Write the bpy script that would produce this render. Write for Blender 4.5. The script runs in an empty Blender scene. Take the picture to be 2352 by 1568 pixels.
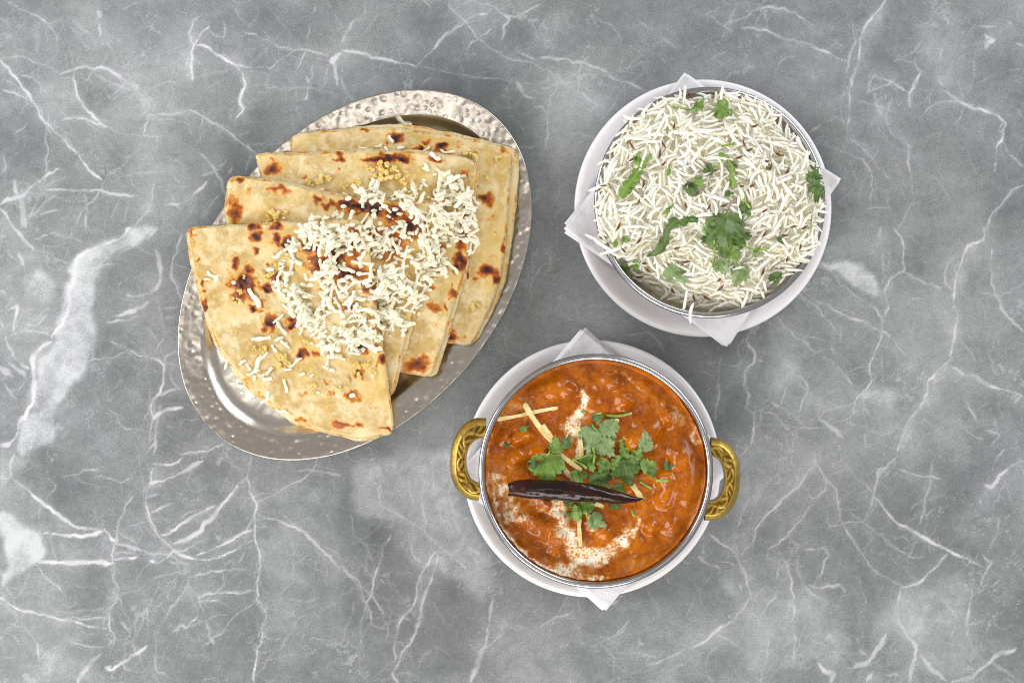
import bpy, math, random
import numpy as np
from mathutils import Vector, Matrix, Quaternion

random.seed(7)
RNG = np.random.default_rng(7)
SC = bpy.context.scene
COL = SC.collection

# ------------------------------------------------------------------ camera, world, lamps, exposure
H = 1.30                       # camera height above the table, metres
FRAME_W = 0.66                 # width of table seen
K = FRAME_W / 2352.0           # metres on the table per unit of the survey grid used below
cam_data = bpy.data.cameras.new('camera')
cam_data.sensor_width = 36.0
cam_data.sensor_fit = 'HORIZONTAL'
cam_data.lens = 36.0 * H / FRAME_W
cam_data.clip_start = 0.05
cam_data.clip_end = 50.0
cam = bpy.data.objects.new('camera', cam_data)
cam.location = (0, 0, H)
COL.objects.link(cam)
SC.camera = cam

world = bpy.data.worlds.new('World')
SC.world = world
world.use_nodes = True
bg = world.node_tree.nodes['Background']
bg.inputs['Color'].default_value = (1.0, 0.95, 0.90, 1)
bg.inputs['Strength'].default_value = 0.42

def area_lamp(name, loc, target, sx, sy, power, color):
    d = bpy.data.lights.new(name, 'AREA')
    d.shape = 'RECTANGLE'; d.size = sx; d.size_y = sy
    d.energy = power; d.color = color
    o = bpy.data.objects.new(name, d)
    o.location = loc
    o.rotation_euler = (Vector(target) - Vector(loc)).to_track_quat('-Z', 'Y').to_euler()
    COL.objects.link(o)
    return o

area_lamp('window_light', (-0.35, -1.75, 0.98), (0, 0, 0), 2.0, 0.8, 32, (1.0, 0.97, 0.93))
area_lamp('sky_light', (1.65, 1.55, 0.98), (0, 0, 0), 2.2, 1.0, 47, (0.91, 0.95, 1.0))
area_lamp('side_light', (-2.15, 0.10, 0.92), (0, 0, 0), 2.0, 1.0, 43, (0.96, 0.98, 1.0))
area_lamp('ceiling_light', (-0.22, -0.30, 2.2), (-0.22, -0.30, 0), 0.75, 0.6, 2.6, (1.0, 0.95, 0.87))

vs = SC.view_settings
vs.view_transform = 'Standard'
try: vs.look = 'None'
except Exception: pass
vs.exposure = 0.0
vs.gamma = 1.0
vs.use_curve_mapping = False
SC.cycles.use_denoising = True
SC.cycles.max_bounces = 10
SC.cycles.diffuse_bounces = 7
SC.cycles.filter_width = 1.05
SC.cycles.use_adaptive_sampling = False

# ------------------------------------------------------------------ helpers
def W(dx, dy, z=0.0):
    """survey grid position (as seen from above the table) at height z -> metres"""
    s = (H - z) / H
    return np.stack(np.broadcast_arrays((np.asarray(dx, float) - 1176) * K * s, (784 - np.asarray(dy, float)) * K * s, z), -1)

def toD(x, y, z):
    s = H / (H - z)
    return 1176 + x / K * s, 784 - y / K * s

_T = np.random.default_rng(3).random((256, 256))
def vnoise(x, y, seed=0):
    x = np.asarray(x, float) + seed * 17.31; y = np.asarray(y, float) + seed * 9.77
    xi = np.floor(x).astype(int); yi = np.floor(y).astype(int)
    fx = x - xi; fy = y - yi
    fx = fx * fx * fx * (fx * (fx * 6 - 15) + 10); fy = fy * fy * fy * (fy * (fy * 6 - 15) + 10)
    a = _T[xi & 255, yi & 255]; b = _T[(xi + 1) & 255, yi & 255]
    c = _T[xi & 255, (yi + 1) & 255]; d = _T[(xi + 1) & 255, (yi + 1) & 255]
    return (a + (b - a) * fx) * (1 - fy) + (c + (d - c) * fx) * fy
def fbm(x, y, seed=0, octv=4, gain=.5):
    v = 0.0; a = 1.0; t = 0.0
    for i in range(octv):
        v = v + a * vnoise(x * 2 ** i, y * 2 ** i, seed + i * 3); t += a; a *= gain
    return v / t
def sstep(a, b, x):
    t = np.clip((np.asarray(x, float) - a) / (b - a), 0, 1)
    return t * t * (3 - 2 * t)

def mesh(name, V, quads=None, tris=None, attrs=None, smooth=True):
    V = np.ascontiguousarray(np.asarray(V, np.float32).reshape(-1, 3))
    q = np.zeros((0, 4), np.int32) if quads is None else np.asarray(quads, np.int32).reshape(-1, 4)
    t = np.zeros((0, 3), np.int32) if tris is None else np.asarray(tris, np.int32).reshape(-1, 3)
    me = bpy.data.meshes.new(name)
    me.vertices.add(len(V)); me.vertices.foreach_set('co', V.ravel())
    nl = q.size + t.size
    me.loops.add(nl)
    me.loops.foreach_set('vertex_index', np.concatenate([q.ravel(), t.ravel()]).astype(np.int32))
    npoly = len(q) + len(t)
    me.polygons.add(npoly)
    st = np.concatenate([np.arange(len(q)) * 4, len(q) * 4 + np.arange(len(t)) * 3]).astype(np.int32)
    me.polygons.foreach_set('loop_start', st)
    me.update(calc_edges=True)
    me.polygons.foreach_set('use_smooth', np.full(npoly, smooth))
    for k_, v in (attrs or {}).items():
        a = me.attributes.new(k_, 'FLOAT', 'POINT')
        a.data.foreach_set('value', np.ascontiguousarray(np.asarray(v, np.float32).ravel()))
    me.validate()
    return me

def obj(name, me, mat=None, parent=None, loc=None):
    o = bpy.data.objects.new(name, me)
    COL.objects.link(o)
    if mat is not None and me is not None and not me.materials: me.materials.append(mat)
    if parent is not None: o.parent = parent
    if loc is not None: o.location = loc
    return o

def tag(o, label, cat=None, group=None, kind=None):
    o['label'] = label
    if cat: o['category'] = cat
    if group: o['group'] = group
    if kind: o['kind'] = kind
    return o

def thing(name, label, cat, loc, group=None):
    o = obj(name, None, loc=tuple(float(c) for c in loc))
    return tag(o, label, cat, group)

def grid_quads(nu, nv, wrap=False, off=0):
    """rows nu, columns nv (wrap closes columns)"""
    i = np.arange(nu - 1)[:, None]; j = np.arange(nv if wrap else nv - 1)[None, :]
    j2 = (j + 1) % nv
    return (np.stack([i * nv + j, i * nv + j2, (i + 1) * nv + j2, (i + 1) * nv + j], -1) + off).reshape(-1, 4)

def fan(center, ring, flip=False):
    n = len(ring); r2 = np.roll(ring, -1)
    c = np.full(n, center)
    return np.stack([c, r2, ring] if flip else [c, ring, r2], -1)

def lathe(profile, n=160, cap_start=True, cap_end=False):
    """profile list of (r,z), from inside centre outwards"""
    P = np.asarray(profile, float); th = np.linspace(0, 2 * np.pi, n, endpoint=False)
    V = np.stack([P[:, 0:1] * np.cos(th), P[:, 0:1] * np.sin(th), np.repeat(P[:, 1:2], n, 1)], -1).reshape(-1, 3)
    q = grid_quads(len(P), n, True)[:, ::-1]
    return V, q

def tube(path, rad, nside=8, flat=(1., 1.), up=None, cap=True, twist=0.0):
    """tube along path (n,3); rad scalar or (n,), returns V, quads, tris"""
    P = np.asarray(path, float); n = len(P)
    rad = np.broadcast_to(np.asarray(rad, float), (n,))
    T = np.gradient(P, axis=0); T /= np.linalg.norm(T, axis=1, keepdims=True) + 1e-12
    U = np.array([0, 0, 1.]) if up is None else np.asarray(up, float)
    S = np.cross(T, U); S /= np.linalg.norm(S, axis=1, keepdims=True) + 1e-12
    N = np.cross(S, T)
    a = np.linspace(0, 2 * np.pi, nside, endpoint=False) + twist
    V = P[:, None] + rad[:, None, None] * (np.cos(a)[None, :, None] * S[:, None] * flat[0] + np.sin(a)[None, :, None] * N[:, None] * flat[1])
    V = V.reshape(-1, 3)
    q = grid_quads(n, nside, True)[:, ::-1]
    tr = np.zeros((0, 3), int)
    if cap:
        c0 = len(V); V = np.vstack([V, P[0], P[-1]])
        tr = np.vstack([fan(c0, np.arange(nside), True), fan(c0 + 1, (n - 1) * nside + np.arange(nside))])
    return V, q, tr

def join(parts):
    Vs, qs, ts, o = [], [], [], 0
    for V, q, t in parts:
        Vs.append(V); qs.append(np.asarray(q, int).reshape(-1, 4) + o); ts.append(np.asarray(t, int).reshape(-1, 3) + o); o += len(V)
    return np.vstack(Vs), np.vstack(qs), np.vstack(ts)

def resample(pts, n):
    P = np.asarray(pts, float); d = np.r_[0, np.cumsum(np.linalg.norm(np.diff(P, axis=0), axis=1))]
    s = np.linspace(0, d[-1], n)
    return np.stack([np.interp(s, d, P[:, i]) for i in range(P.shape[1])], -1)

def smooth_closed(pts, n, it=2):
    P = np.asarray(pts, float)
    for _ in range(it):                       # corner cutting
        Q = np.roll(P, -1, 0); P = np.stack([.75 * P + .25 * Q, .25 * P + .75 * Q], 1).reshape(-1, 2)
    return resample(np.vstack([P, P[:1]]), n + 1)[:-1]

def smooth_open(pts, n, it=2):
    P = np.asarray(pts, float)
    for _ in range(it):
        Q = np.stack([.75 * P[:-1] + .25 * P[1:], .25 * P[:-1] + .75 * P[1:]], 1).reshape(-1, P.shape[1])
        P = np.vstack([P[:1], Q, P[-1:]])
    return resample(P, n)

def inpoly(x, y, poly):
    poly = np.asarray(poly, float); r = np.zeros(np.shape(x), bool)
    j = len(poly) - 1
    for i in range(len(poly)):
        xi, yi = poly[i]; xj, yj = poly[j]
        if yi != yj:
            r ^= ((yi > y) != (yj > y)) & (x < (xj - xi) * (y - yi) / (yj - yi) + xi)
        j = i
    return r

# ------------------------------------------------------------------ material helpers
def srgb(r, g, b):
    f = lambda c: (c / 255 / 12.92) if c / 255 <= .04045 else ((c / 255 + .055) / 1.055) ** 2.4
    return (f(r), f(g), f(b), 1.0)

class M:
    def __init__(s, name):
        s.m = bpy.data.materials.new(name); s.m.use_nodes = True
        s.t = s.m.node_tree; s.b = s.t.nodes['Principled BSDF']
        s._co = None
    def node(s, typ, **kw):
        n = s.t.nodes.new(typ)
        for k_, v in kw.items(): setattr(n, k_, v)
        return n
    def link(s, a, b): s.t.links.new(a, b)
    def set(s, **kw):
        for k_, v in kw.items():
            s.b.inputs[k_.replace('_', ' ')].default_value = v
        return s
    @property
    def co(s):
        if s._co is None: s._co = s.node('ShaderNodeTexCoord').outputs['Object']
        return s._co
    def noise(s, scale, detail=4, rough=.55, dist=0.0):
        n = s.node('ShaderNodeTexNoise'); n.inputs['Scale'].default_value = scale
        n.inputs['Detail'].default_value = detail; n.inputs['Roughness'].default_value = rough; n.inputs['Distortion'].default_value = dist
        s.link(s.co, n.inputs['Vector']); return n.outputs['Fac']
    def voro(s, scale, feature='F1', rnd=1.0):
        n = s.node('ShaderNodeTexVoronoi'); n.feature = feature; n.inputs['Scale'].default_value = scale
        n.inputs['Randomness'].default_value = rnd
        s.link(s.co, n.inputs['Vector']); return n.outputs['Distance']
    def attr(s, name):
        n = s.node('ShaderNodeAttribute'); n.attribute_name = name; return n.outputs['Fac']
    def math(s, op, a, b=None, clamp=False):
        n = s.node('ShaderNodeMath', operation=op, use_clamp=clamp)
        for i, v in enumerate((a, b)):
            if v is None: continue
            if isinstance(v, (int, float)): n.inputs[i].default_value = v
            else: s.link(v, n.inputs[i])
        return n.outputs[0]
    def ramp(s, fac, stops, interp='LINEAR'):
        n = s.node('ShaderNodeValToRGB'); cr = n.color_ramp; cr.interpolation = interp
        while len(cr.elements) < len(stops): cr.elements.new(0.5)
        for e, (p, c) in zip(cr.elements, stops):
            e.position = p; e.color = c if len(c) == 4 else (*c, 1)
        s.link(fac, n.inputs['Fac']); return n.outputs['Color']
    def mix(s, fac, a, b, blend='MIX'):
        n = s.node('ShaderNodeMix', data_type='RGBA', blend_type=blend)
        for sock, v in ((n.inputs['Factor'], fac), (n.inputs['A'] if False else n.inputs[6], a), (n.inputs[7], b)):
            if isinstance(v, (int, float)): sock.default_value = v
            elif isinstance(v, tuple): sock.default_value = v
            else: s.link(v, sock)
        return n.outputs[2]
    def maprange(s, v, a, b, c=0., d=1., smooth=True):
        n = s.node('ShaderNodeMapRange'); n.interpolation_type = 'SMOOTHSTEP' if smooth else 'LINEAR'
        for i, x in enumerate((v, a, b, c, d)):
            if isinstance(x, (int, float)): n.inputs[i].default_value = x
            else: s.link(x, n.inputs[i])
        return n.outputs[0]
    def bump(s, height, dist, strength=1.0):
        n = s.node('ShaderNodeBump'); n.inputs['Distance'].default_value = dist; n.inputs['Strength'].default_value = strength
        s.link(height, n.inputs['Height']); s.link(n.outputs[0], s.b.inputs['Normal']); return s
    def base(s, c):
        if isinstance(c, tuple): s.b.inputs['Base Color'].default_value = c
        else: s.link(c, s.b.inputs['Base Color'])
        return s
    def rough(s, c):
        if isinstance(c, (int, float)): s.b.inputs['Roughness'].default_value = c
        else: s.link(c, s.b.inputs['Roughness'])
        return s
# ------------------------------------------------------------------ tabletop: grey marble laminate with pale veins
OFFS = {'00': (0, 0), '10': (784, 0), '20': (1568, 0), '01': (0, 522.4), '21': (1568, 522.4), '02': (0, 1044.8), '12': (784, 1044.8), '22': (1568, 1044.8)}
VEINS = {
'00': """2 .7 60 20 200 90 300 140 350 190 400 270|1.5 .5 300 140 220 215|1.5 .5 0 120 60 180 150 290|4 .85 0 410 60 480 130 560 190 640 230 710 290 820 370 900 450 970 520 1050 580 1130 620 1180 700 1240|2.5 .7 10 615 100 640 200 690|3 .4 0 405 110 390 200 410 380 480|6 .55 415 515 500 480 600 455 700 465 790 510 870 570 960 610|2 .5 480 350 500 430 520 470 510 540|2 .4 840 350 815 400|2 .45 770 350 690 460 620 520 590 560 600 640|4 .7 500 540 530 660 580 740 640 800 690 850 740 880|4 .7 430 830 520 810 590 820 650 850 740 880|2.5 .5 650 510 760 575 900 625|1.5 .6 750 670 830 600 890 550|2 .6 740 870 840 920 990 935 1110 940|1.5 .5 990 625 1060 600 1160 565 1240 590|2 .6 990 625 1050 690 1065 730 1050 770 1000 860 985 930 960 1010 880 1090 780 1180 720 1250 690 1310 640 1390 560 1460 520 1560|1.5 .4 1260 350 1200 450 1170 560 1130 700|3 .5 1390 100 1330 140 1305 220 1320 290 1340 310|5 .85 1440 185 1380 240 1345 300 1320 360 1320 420 1315 490 1325 560|4 .85 1345 310 1440 330 1500 380 1560 420 1620 450 1720 465|5 .9 1620 450 1670 500 1690 580 1660 650 1655 710 1680 750 1620 830|3 .5 1540 150 1550 230 1558 310|2 .4 1450 220 1540 270|1 .5 1330 540 1420 510 1560 490|1.5 .7 1720 465 1830 460 1860 480 1920 420 2000 370|1.5 .6 1720 490 1790 500 1850 510 1840 560 1830 620|3 .5 1590 30 1640 110 1700 170|3 .6 1690 230 1830 270 1920 325 2020 350 2100 345 2260 380|2 .4 2170 40 2140 130 2130 220 2110 310|3 .7 2110 350 2070 430 2030 500|8 .85 2352 370 2290 420 2310 480 2320 580|4 .7 2110 530 2130 590 2110 680 2080 690|1.5 .6 1850 610 1950 620 2110 600 2200 620 2300 640|2 .6 2160 450 2150 540 2110 560|2.5 .6 2270 450 2250 560 2220 610|1.5 .5 2150 400 2260 410|1 .5 1780 640 1900 625|1 .4 1860 640 1855 720|1.3 .5 1700 600 1790 580 1870 590|1.3 .5 1900 480 1990 540 2040 600 2050 700|1.2 .5 1690 620 1740 680 1780 690|2.5 .7 1280 760 1400 800 1480 850 1600 930 1700 1010 1770 1060|2.5 .5 1400 800 1380 880 1370 970|2 .4 1540 730 1590 800 1620 840|7 .45 1370 1050 1430 1110 1480 1180 1530 1250 1560 1340|6 .5 1390 1210 1470 1190 1560 1110|4 .4 1600 1140 1570 1220|5 .6 1160 1410 1260 1400 1310 1370 1380 1300 1430 1250|3 .4 1510 1340 1440 1420 1390 1500|3 .4 1350 1380 1300 1500|3 .6 1730 1080 1700 1150 1690 1200|7 .7 410 1160 330 1200 250 1260 180 1330 110 1360 0 1410|10 .5 100 1240 110 1320 150 1400 160 1500 180 1567|6 .75 0 1440 60 1520 100 1567|5 .4 30 1060 40 1140 10 1200|4.5 .65 310 1305 420 1300 560 1310 680 1310 800 1340 950 1350|2 .6 390 1360 480 1385 580 1385|2.5 .5 450 1230 330 1280 270 1350 230 1440 190 1510|2.5 .5 400 1340 310 1410 200 1500 330 1460 410 1450|4 .35 850 1220 980 1190 1080 1180|2.5 .6 1060 1250 1050 1350 1030 1450 980 1500 920 1567|2 .5 670 1130 760 1180 800 1210|3 .4 100 920 170 870 200 820|6 .3 590 1330 600 1450 590 1567|5 .3 820 1370 770 1500|9 .55 680 80 690 130 690 250|6 .3 1000 800 1150 790 1280 770|2 .4 1800 870 1890 950 1990 1010|2 .4 1750 1000 1850 980 1950 960""",
'10': """3 .5 740 30 800 100 860 150 900 210 940 270|4 .5 1000 95 930 100 870 140 790 190 700 260 630 350 560 410 520 460|3 .4 940 270 870 330|3 .4 1050 180 1000 230 940 270|1.7 .5 940 270 1050 350 1170 410 1300 430 1420 480 1510 540 1600 620|4 .4 1040 40 1100 90 1160 130 1120 180 1100 300|3 .4 1390 20 1280 80 1200 120 1130 110|4 .7 0 350 120 360 210 400 300 410 420 440 525 465|2 .5 540 450 650 480 780 510 850 515 940 535 1080 540 1180 560|2 .4 300 350 290 420 260 480|1.5 .4 830 350 810 430 850 500|3 .5 1200 350 1280 390 1340 420|5 .4 1360 400 1450 400 1540 405 1640 430 1720 460 1820 490 1890 550 1980 570 2080 620|2 .45 1690 340 1650 420 1640 500 1640 600 1630 650|3 .3 1780 500 1690 590|1.5 .35 1500 500 1490 600 1440 680 1430 900|10 .35 1210 570 1250 650 1330 680|8 .3 1660 640 1740 710 1820 750|1.5 .4 1950 580 1900 680 1850 760 1780 860|3.5 .6 0 540 20 600 60 660 80 690|5 .5 80 590 130 580|1 .4 160 580 240 530 300 510|2 .5 560 580 600 540 630 540|2.5 .4 1220 1010 1310 1020 1380 990|2 .3 1620 1220 1500 1300 1450 1420|3 .4 100 130 20 250 0 300|2 .4 0 180 60 300|2 .35 1720 80 1770 190|4 .25 2050 150 2200 260 2300 330""",
'20': """4 .5 300 170 400 130 480 80 600 50 700 60 780 90 850 140 920 180|4 .55 400 190 520 205 640 240 760 275 880 310 960 350 1030 380 1125 420|2.5 .35 370 40 330 130 290 180 270 280|2.5 .35 170 100 250 160 350 220|4 .55 1400 0 1330 100 1250 190 1220 280 1215 400 1170 540 1150 650 1145 800 1130 890|4 .4 1160 140 1180 220 1190 290 1150 400 1130 500|4 .3 1110 620 1080 700 1090 800 1120 860|3 .45 635 510 670 430 720 390 800 385|1.5 .4 900 500 950 480 950 520 900 540 895 510|4 .6 1280 660 1290 570 1320 520 1430 560 1480 590 1550 635|3 .5 1290 635 1380 590 1450 560|4.5 .6 1640 505 1600 570 1560 640 1570 750|3 .4 1720 620 1700 720|3 .4 1190 690 1300 720 1400 760|4 .5 1310 650 1340 730 1360 790|5 .45 1450 660 1420 730 1410 780|2.5 .6 1400 790 1430 900 1480 950 1560 1000 1550 1120 1580 1230 1585 1390 1530 1500 1490 1567|3 .5 1650 800 1700 740 1800 700 1900 700 2010 730|4.5 .65 1780 620 1900 700 2000 750 2100 770 2180 800 2230 850 2210 930 2170 1000 2160 1080 2150 1180|4 .4 2200 960 2250 1060 2300 1100 2352 1150|4 .5 2352 1280 2250 1340 2160 1450 2100 1567|7 .6 2090 340 2110 290 2150 280 2080 240|4 .5 2020 180 2100 190 2160 180|6 .5 2240 150 2270 170|2 .4 2020 360 2010 480 1990 600|1.5 .5 1400 350 1500 390 1600 440 1650 500|3 .4 1550 370 1640 360 1700 380|3 .45 1790 340 1770 420 1760 500 1770 560 1800 600|2 .5 1000 1010 1120 1050 1230 1090 1280 1150 1300 1280 1300 1440|2.5 .35 1130 900 1160 970 1250 1030 1380 1180 1480 1290|3.5 .4 880 910 950 850 1080 800|1.3 .4 1720 1210 1790 1290 1840 1370|1.3 .4 1720 1210 1650 1280 1610 1340|2 .4 1260 1450 1300 1430 1420 1430 1410 1350|6 .5 2300 300 2352 320|3 .5 2260 550 2352 580|5 .4 2300 750 2352 820|2 .35 120 500 140 440 220 390 300 360|2 .3 160 500 260 460 380 440""",
'01': """8 .75 90 0 150 60 200 120 230 150|3 .7 230 150 330 170 400 220 500 260|2 .5 500 0 490 100 450 230|6 .85 900 0 860 50 780 90 700 130 600 160 540 200 520 280 500 400 470 470 460 600 420 680 350 760|3 .4 1080 10 1000 110 880 150 800 200 700 250 600 340|9 .9 350 790 280 830 230 890 230 980 240 1080 230 1200 180 1290 130 1350 110 1440 60 1490 0 1500|2 .5 430 300 550 300 700 270 800 250|6 .7 130 170 150 230 170 290|5 .7 0 440 50 465|6 .65 60 570 120 540 110 620 90 720|3.5 .6 330 600 270 660 180 700 80 740|3 .55 180 670 280 680 380 700|3 .6 150 720 250 710 360 750|5 .55 0 640 40 720 60 820 90 900 160 950 200 970|12 .4 0 960 60 1000 110 1030|6 .4 60 930 160 1000 180 1040|3.5 .5 1250 50 1220 150 1185 260 1180 350 1220 430 1250 500|7 .5 1070 150 1095 220 1105 330 1080 420 1040 440|2 .4 1180 250 1260 270 1320 300|9 .6 800 610 900 580 980 550 1020 510|4 .5 880 450 885 490|3 .75 760 780 850 820 920 860 1000 890 1080 910 1130 950 1130 1060 1110 1130 1050 1190 1040 1260 1060 1310 1040 1390 1030 1490|3.5 .5 610 920 700 910 780 900 870 860|3 .6 1220 850 1150 880 1130 940|1.5 .4 1080 480 1110 600 1130 700 1140 870|5 .6 1100 1160 1180 1120 1260 1110|5 .6 1170 1000 1210 1080 1250 1110|6 .7 1050 1320 1090 1290 1160 1250 1260 1240|5 .7 1240 1560 1330 1550 1430 1540 1550 1490|2 .5 750 1250 810 1300 820 1350 870 1390 1030 1410|2 .4 840 1120 920 1130 980 1180|2 .3 1150 1420 1220 1460 1330 1510|4 .3 1350 1450 1420 1380|5 .6 1020 1540 1080 1480 1060 1567|2 .4 640 780 645 880 620 950|1.5 .3 1180 1270 1250 1370 1330 1400|2 .3 700 20 750 90|5 .35 40 90 60 180 90 210|4 .3 20 1060 80 1150 120 1180""",
'21': """2.5 .6 960 240 1060 330 1130 410 1210 490 1330 560 1380 650|3 .4 1360 0 1365 100 1375 200 1390 330 1370 390|3 .65 1450 0 1500 60 1525 150 1530 290 1470 330 1420 370 1395 440 1420 560 1390 610 1370 720 1330 840 1290 940 1290 1010 1300 1060 1270 1110 1200 1170 1180 1270 1130 1320 1070 1330|4 .4 1530 310 1600 350 1690 390 1780 420|3.5 .5 870 470 1000 530 1110 600 1220 640 1340 700 1430 750|2 .3 1430 750 1500 840 1550 890|2.5 .5 650 620 720 700 810 770 860 800 920 870|2.5 .45 975 890 1050 940 1100 1000 1170 1080|3 .6 470 700 440 780 490 850 490 930 430 990 420 1080 460 1160 440 1240 490 1290 490 1380 480 1480 400 1567|6 .4 490 900 550 920 480 940|2 .5 770 970 740 1080 690 1180 670 1220|6 .5 610 1200 670 1240|2 .4 490 1270 560 1250 620 1210|6 .3 240 1050 250 1100 230 1250 230 1330|2 .4 100 990 170 1010 240 1050|1.5 .35 240 1060 250 960 270 880|4.5 .65 2080 0 2070 90 1960 130 1910 260 1880 340 1870 400 1870 480 1890 600 1870 780 1830 920 1750 990 1690 1060 1680 1150 1620 1250 1550 1350 1520 1440 1480 1540|3 .45 1970 100 1870 190 1820 270 1810 380 1850 430|3.5 .55 2130 150 2120 260 2130 340 2150 440 2200 560 2280 660 2352 720|5 .6 1830 940 1900 980 1940 1020 2020 1020 2080 1070 2180 1110 2300 1140 2340 1160|8 .5 2340 1160 2290 1200|2 .35 1920 790 1990 870 2010 930|7 .4 930 1320 1000 1360 1060 1400 1110 1450|2 .5 1180 1200 1090 1230 970 1270 930 1320|2 .4 490 1370 600 1360 730 1360 850 1380 980 1380|2 .4 670 1230 780 1310 850 1380|2 .4 1130 1340 1230 1360 1300 1400 1350 1420 1480 1400|4 .4 1240 1230 1290 1280|2.5 .4 1130 1340 1130 1410 1080 1410|5 .25 800 1080 900 1170 1030 1220 1100 1240|6 .4 2100 1400 2180 1430 2120 1500|4 .3 2140 1300 2180 1400|1.5 .3 1620 1530 1690 1420 1800 1370|2.5 .3 1090 660 1085 790|2 .3 1380 900 1370 1000|1.5 .35 940 200 1000 170 1090 130|1.5 .4 1100 500 1170 470 1260 500|2 .4 900 340 990 370 1120 405""",
'02': """6 .6 100 0 70 60 80 150|6 .75 90 160 180 230 270 310 370 390 440 440 500 480 560 500 650 510 720 510 760 570 800 600|6 .85 270 530 380 540 470 555 560 560 650 545 720 520|9 .85 270 740 400 740 500 745 600 740 700 735 780 745|6 .7 780 720 860 710 950 700|5 .7 790 610 860 620 920 640 970 660|3 .6 790 680 930 680|2.5 .5 820 530 900 580 950 610|2 .5 740 530 800 520 830 500|2.5 .65 920 285 870 340 840 420 810 500 800 600 770 680 790 760 780 850 820 920 800 1010 750 1070 750 1180 790 1260 780 1310|3 .65 1055 90 1040 180 1010 280 1020 380 1050 470 1080 540 1130 610 1200 660 1300 700|10 .85 1050 60 1120 70 1200 60 1260 10|8 .7 1030 190 1100 180 1200 150 1300 100 1400 40|4 .45 1020 290 1100 265|3.5 .45 1035 400 1100 370 1200 330|3 .4 960 250 1040 220 1130 210|5.5 .65 1090 550 1170 540 1240 480 1300 440 1400 390 1480 350|8 .75 1200 610 1290 580 1370 530 1450 450 1520 360 1600 260 1640 210|2.5 .7 1640 210 1700 160 1720 60 1730 0|5 .7 1030 720 1090 745 1150 710 1200 660 1250 690 1350 715 1420 715 1490 710 1560 680 1640 640 1760 580|5 .65 1350 690 1430 660 1500 630 1570 600 1650 550 1740 515|7 .5 1480 540 1510 580 1530 530|4 .4 1330 620 1420 580|3 .45 1330 830 1450 800 1560 790 1700 790|4 .65 1360 990 1410 960 1500 945 1620 945 1760 930|3 .45 1340 1025 1420 1000 1520 995|3.5 .7 1710 160 1715 250 1770 340 1750 430 1760 540 1780 640 1790 740 1780 850 1770 990 1820 1060 1830 1130 1810 1230 1810 1280 1770 1330 1760 1430 1750 1567|2.5 .5 1780 320 1850 290 1950 230 2050 180 2140 115 2180 60 2180 0|5 .55 1760 400 1860 440 1960 470 2050 510 2130 570 2200 640 2270 690 2320 740 2345 800|4 .4 2050 110 2150 105 2250 120 2350 140|1.5 .4 1780 345 1840 390 1860 440|2 .3 1920 380 2040 490|5 .7 0 980 80 1030 170 1080 280 1100 390 1125 480 1140 560 1160 740 1195|2.5 .5 380 1080 500 1085 620 1075 770 1065|3 .55 500 1110 620 1125 750 1125|3.5 .5 440 1260 540 1300 710 1325|2.5 .5 260 760 300 830 370 890 430 940|3 .45 40 1150 180 1190 220 1240 260 1330 265 1400|8 .5 740 1260 770 1280 750 1310|4 .5 830 1150 890 1215|6 .6 1010 1310 950 1360 860 1420 770 1480 730 1460 770 1450|7 .4 690 1370 620 1440 560 1520 530 1567|1.5 .5 1100 870 1060 970 1010 1060 1005 1280|1.5 .45 1260 800 1200 870 1160 950 1110 1030 1060 1060|4 .4 1300 880 1260 950 1190 1040 1150 1110 1060 1230|4 .5 1190 1220 1240 1170 1290 1190 1360 1110|4 .4 1290 1190 1420 1140 1440 1200 1480 1300|2 .45 1390 1320 1470 1250 1550 1200 1600 1120 1700 1050 1760 1000|2 .5 1270 740 1290 850 1330 940 1370 980 1400 1080|2.5 .55 440 150 540 130 580 100 680 90|2 .45 650 160 760 160 830 190 910 155|1.5 .4 830 190 950 220|3 .4 1640 740 1700 640 1740 620|1.5 .5 1510 0 1560 40 1690 100|3 .3 1850 1010 1950 990 2100 1010 2200 980|3 .3 90 1240 150 1350 170 1500|2 .4 350 560 360 620 390 720|2 .45 960 0 970 130 980 200|3 .3 1640 1370 1680 1390|2 .35 1300 700 1400 780 1450 850""",
'12': """2.5 .4 260 60 270 150 250 250 260 330 330 380 430 430 520 480 590 550 660 600|2.5 .4 580 60 570 200 560 350 580 450 580 540 640 600 700 650 800 720 900 800|2.5 .4 800 290 770 350 780 450 830 560 890 650 960 690|3 .6 340 550 290 630 280 700 240 800 210 950 160 1070 130 1180 130 1320|1.5 .5 340 640 270 710|3 .65 660 650 600 750 540 840 520 970 490 1050 420 1120 380 1230 360 1330 365 1440|5 .5 665 690 620 850 580 950 550 1100 510 1220 470 1310 400 1410 350 1500 390 1567|4 .4 0 760 60 840 130 920 160 1010 200 1080 205 1170|2.5 .45 10 790 110 860 200 960 250 1030 310 1110|1.2 .5 200 940 280 980 360 1000|1.2 .5 510 985 560 1000 610 1030|2 .4 80 1000 70 1120 20 1240 0 1300|8 .5 1040 1000 1020 1150 1000 1300 960 1350 940 1430 900 1540 890 1567|3.5 .4 1130 1120 1110 1230 1040 1290 970 1340|3 .4 1350 1190 1420 1150 1500 1110 1590 1080|2 .3 1390 1200 1380 1280|2.5 .35 1630 1000 1640 1150 1660 1320|8 .35 1860 1030 1900 1010 1950 970 2000 950|3 .3 1700 1310 1800 1280 1890 1240 2000 1120|2 .3 1830 1290 1900 1330|3 .35 1900 1360 2050 1360 2170 1390|3.5 .35 2352 1340 2250 1390 2100 1450|6 .3 530 1450 570 1370 620 1340|3 .35 480 140 470 250 490 350""",
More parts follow.
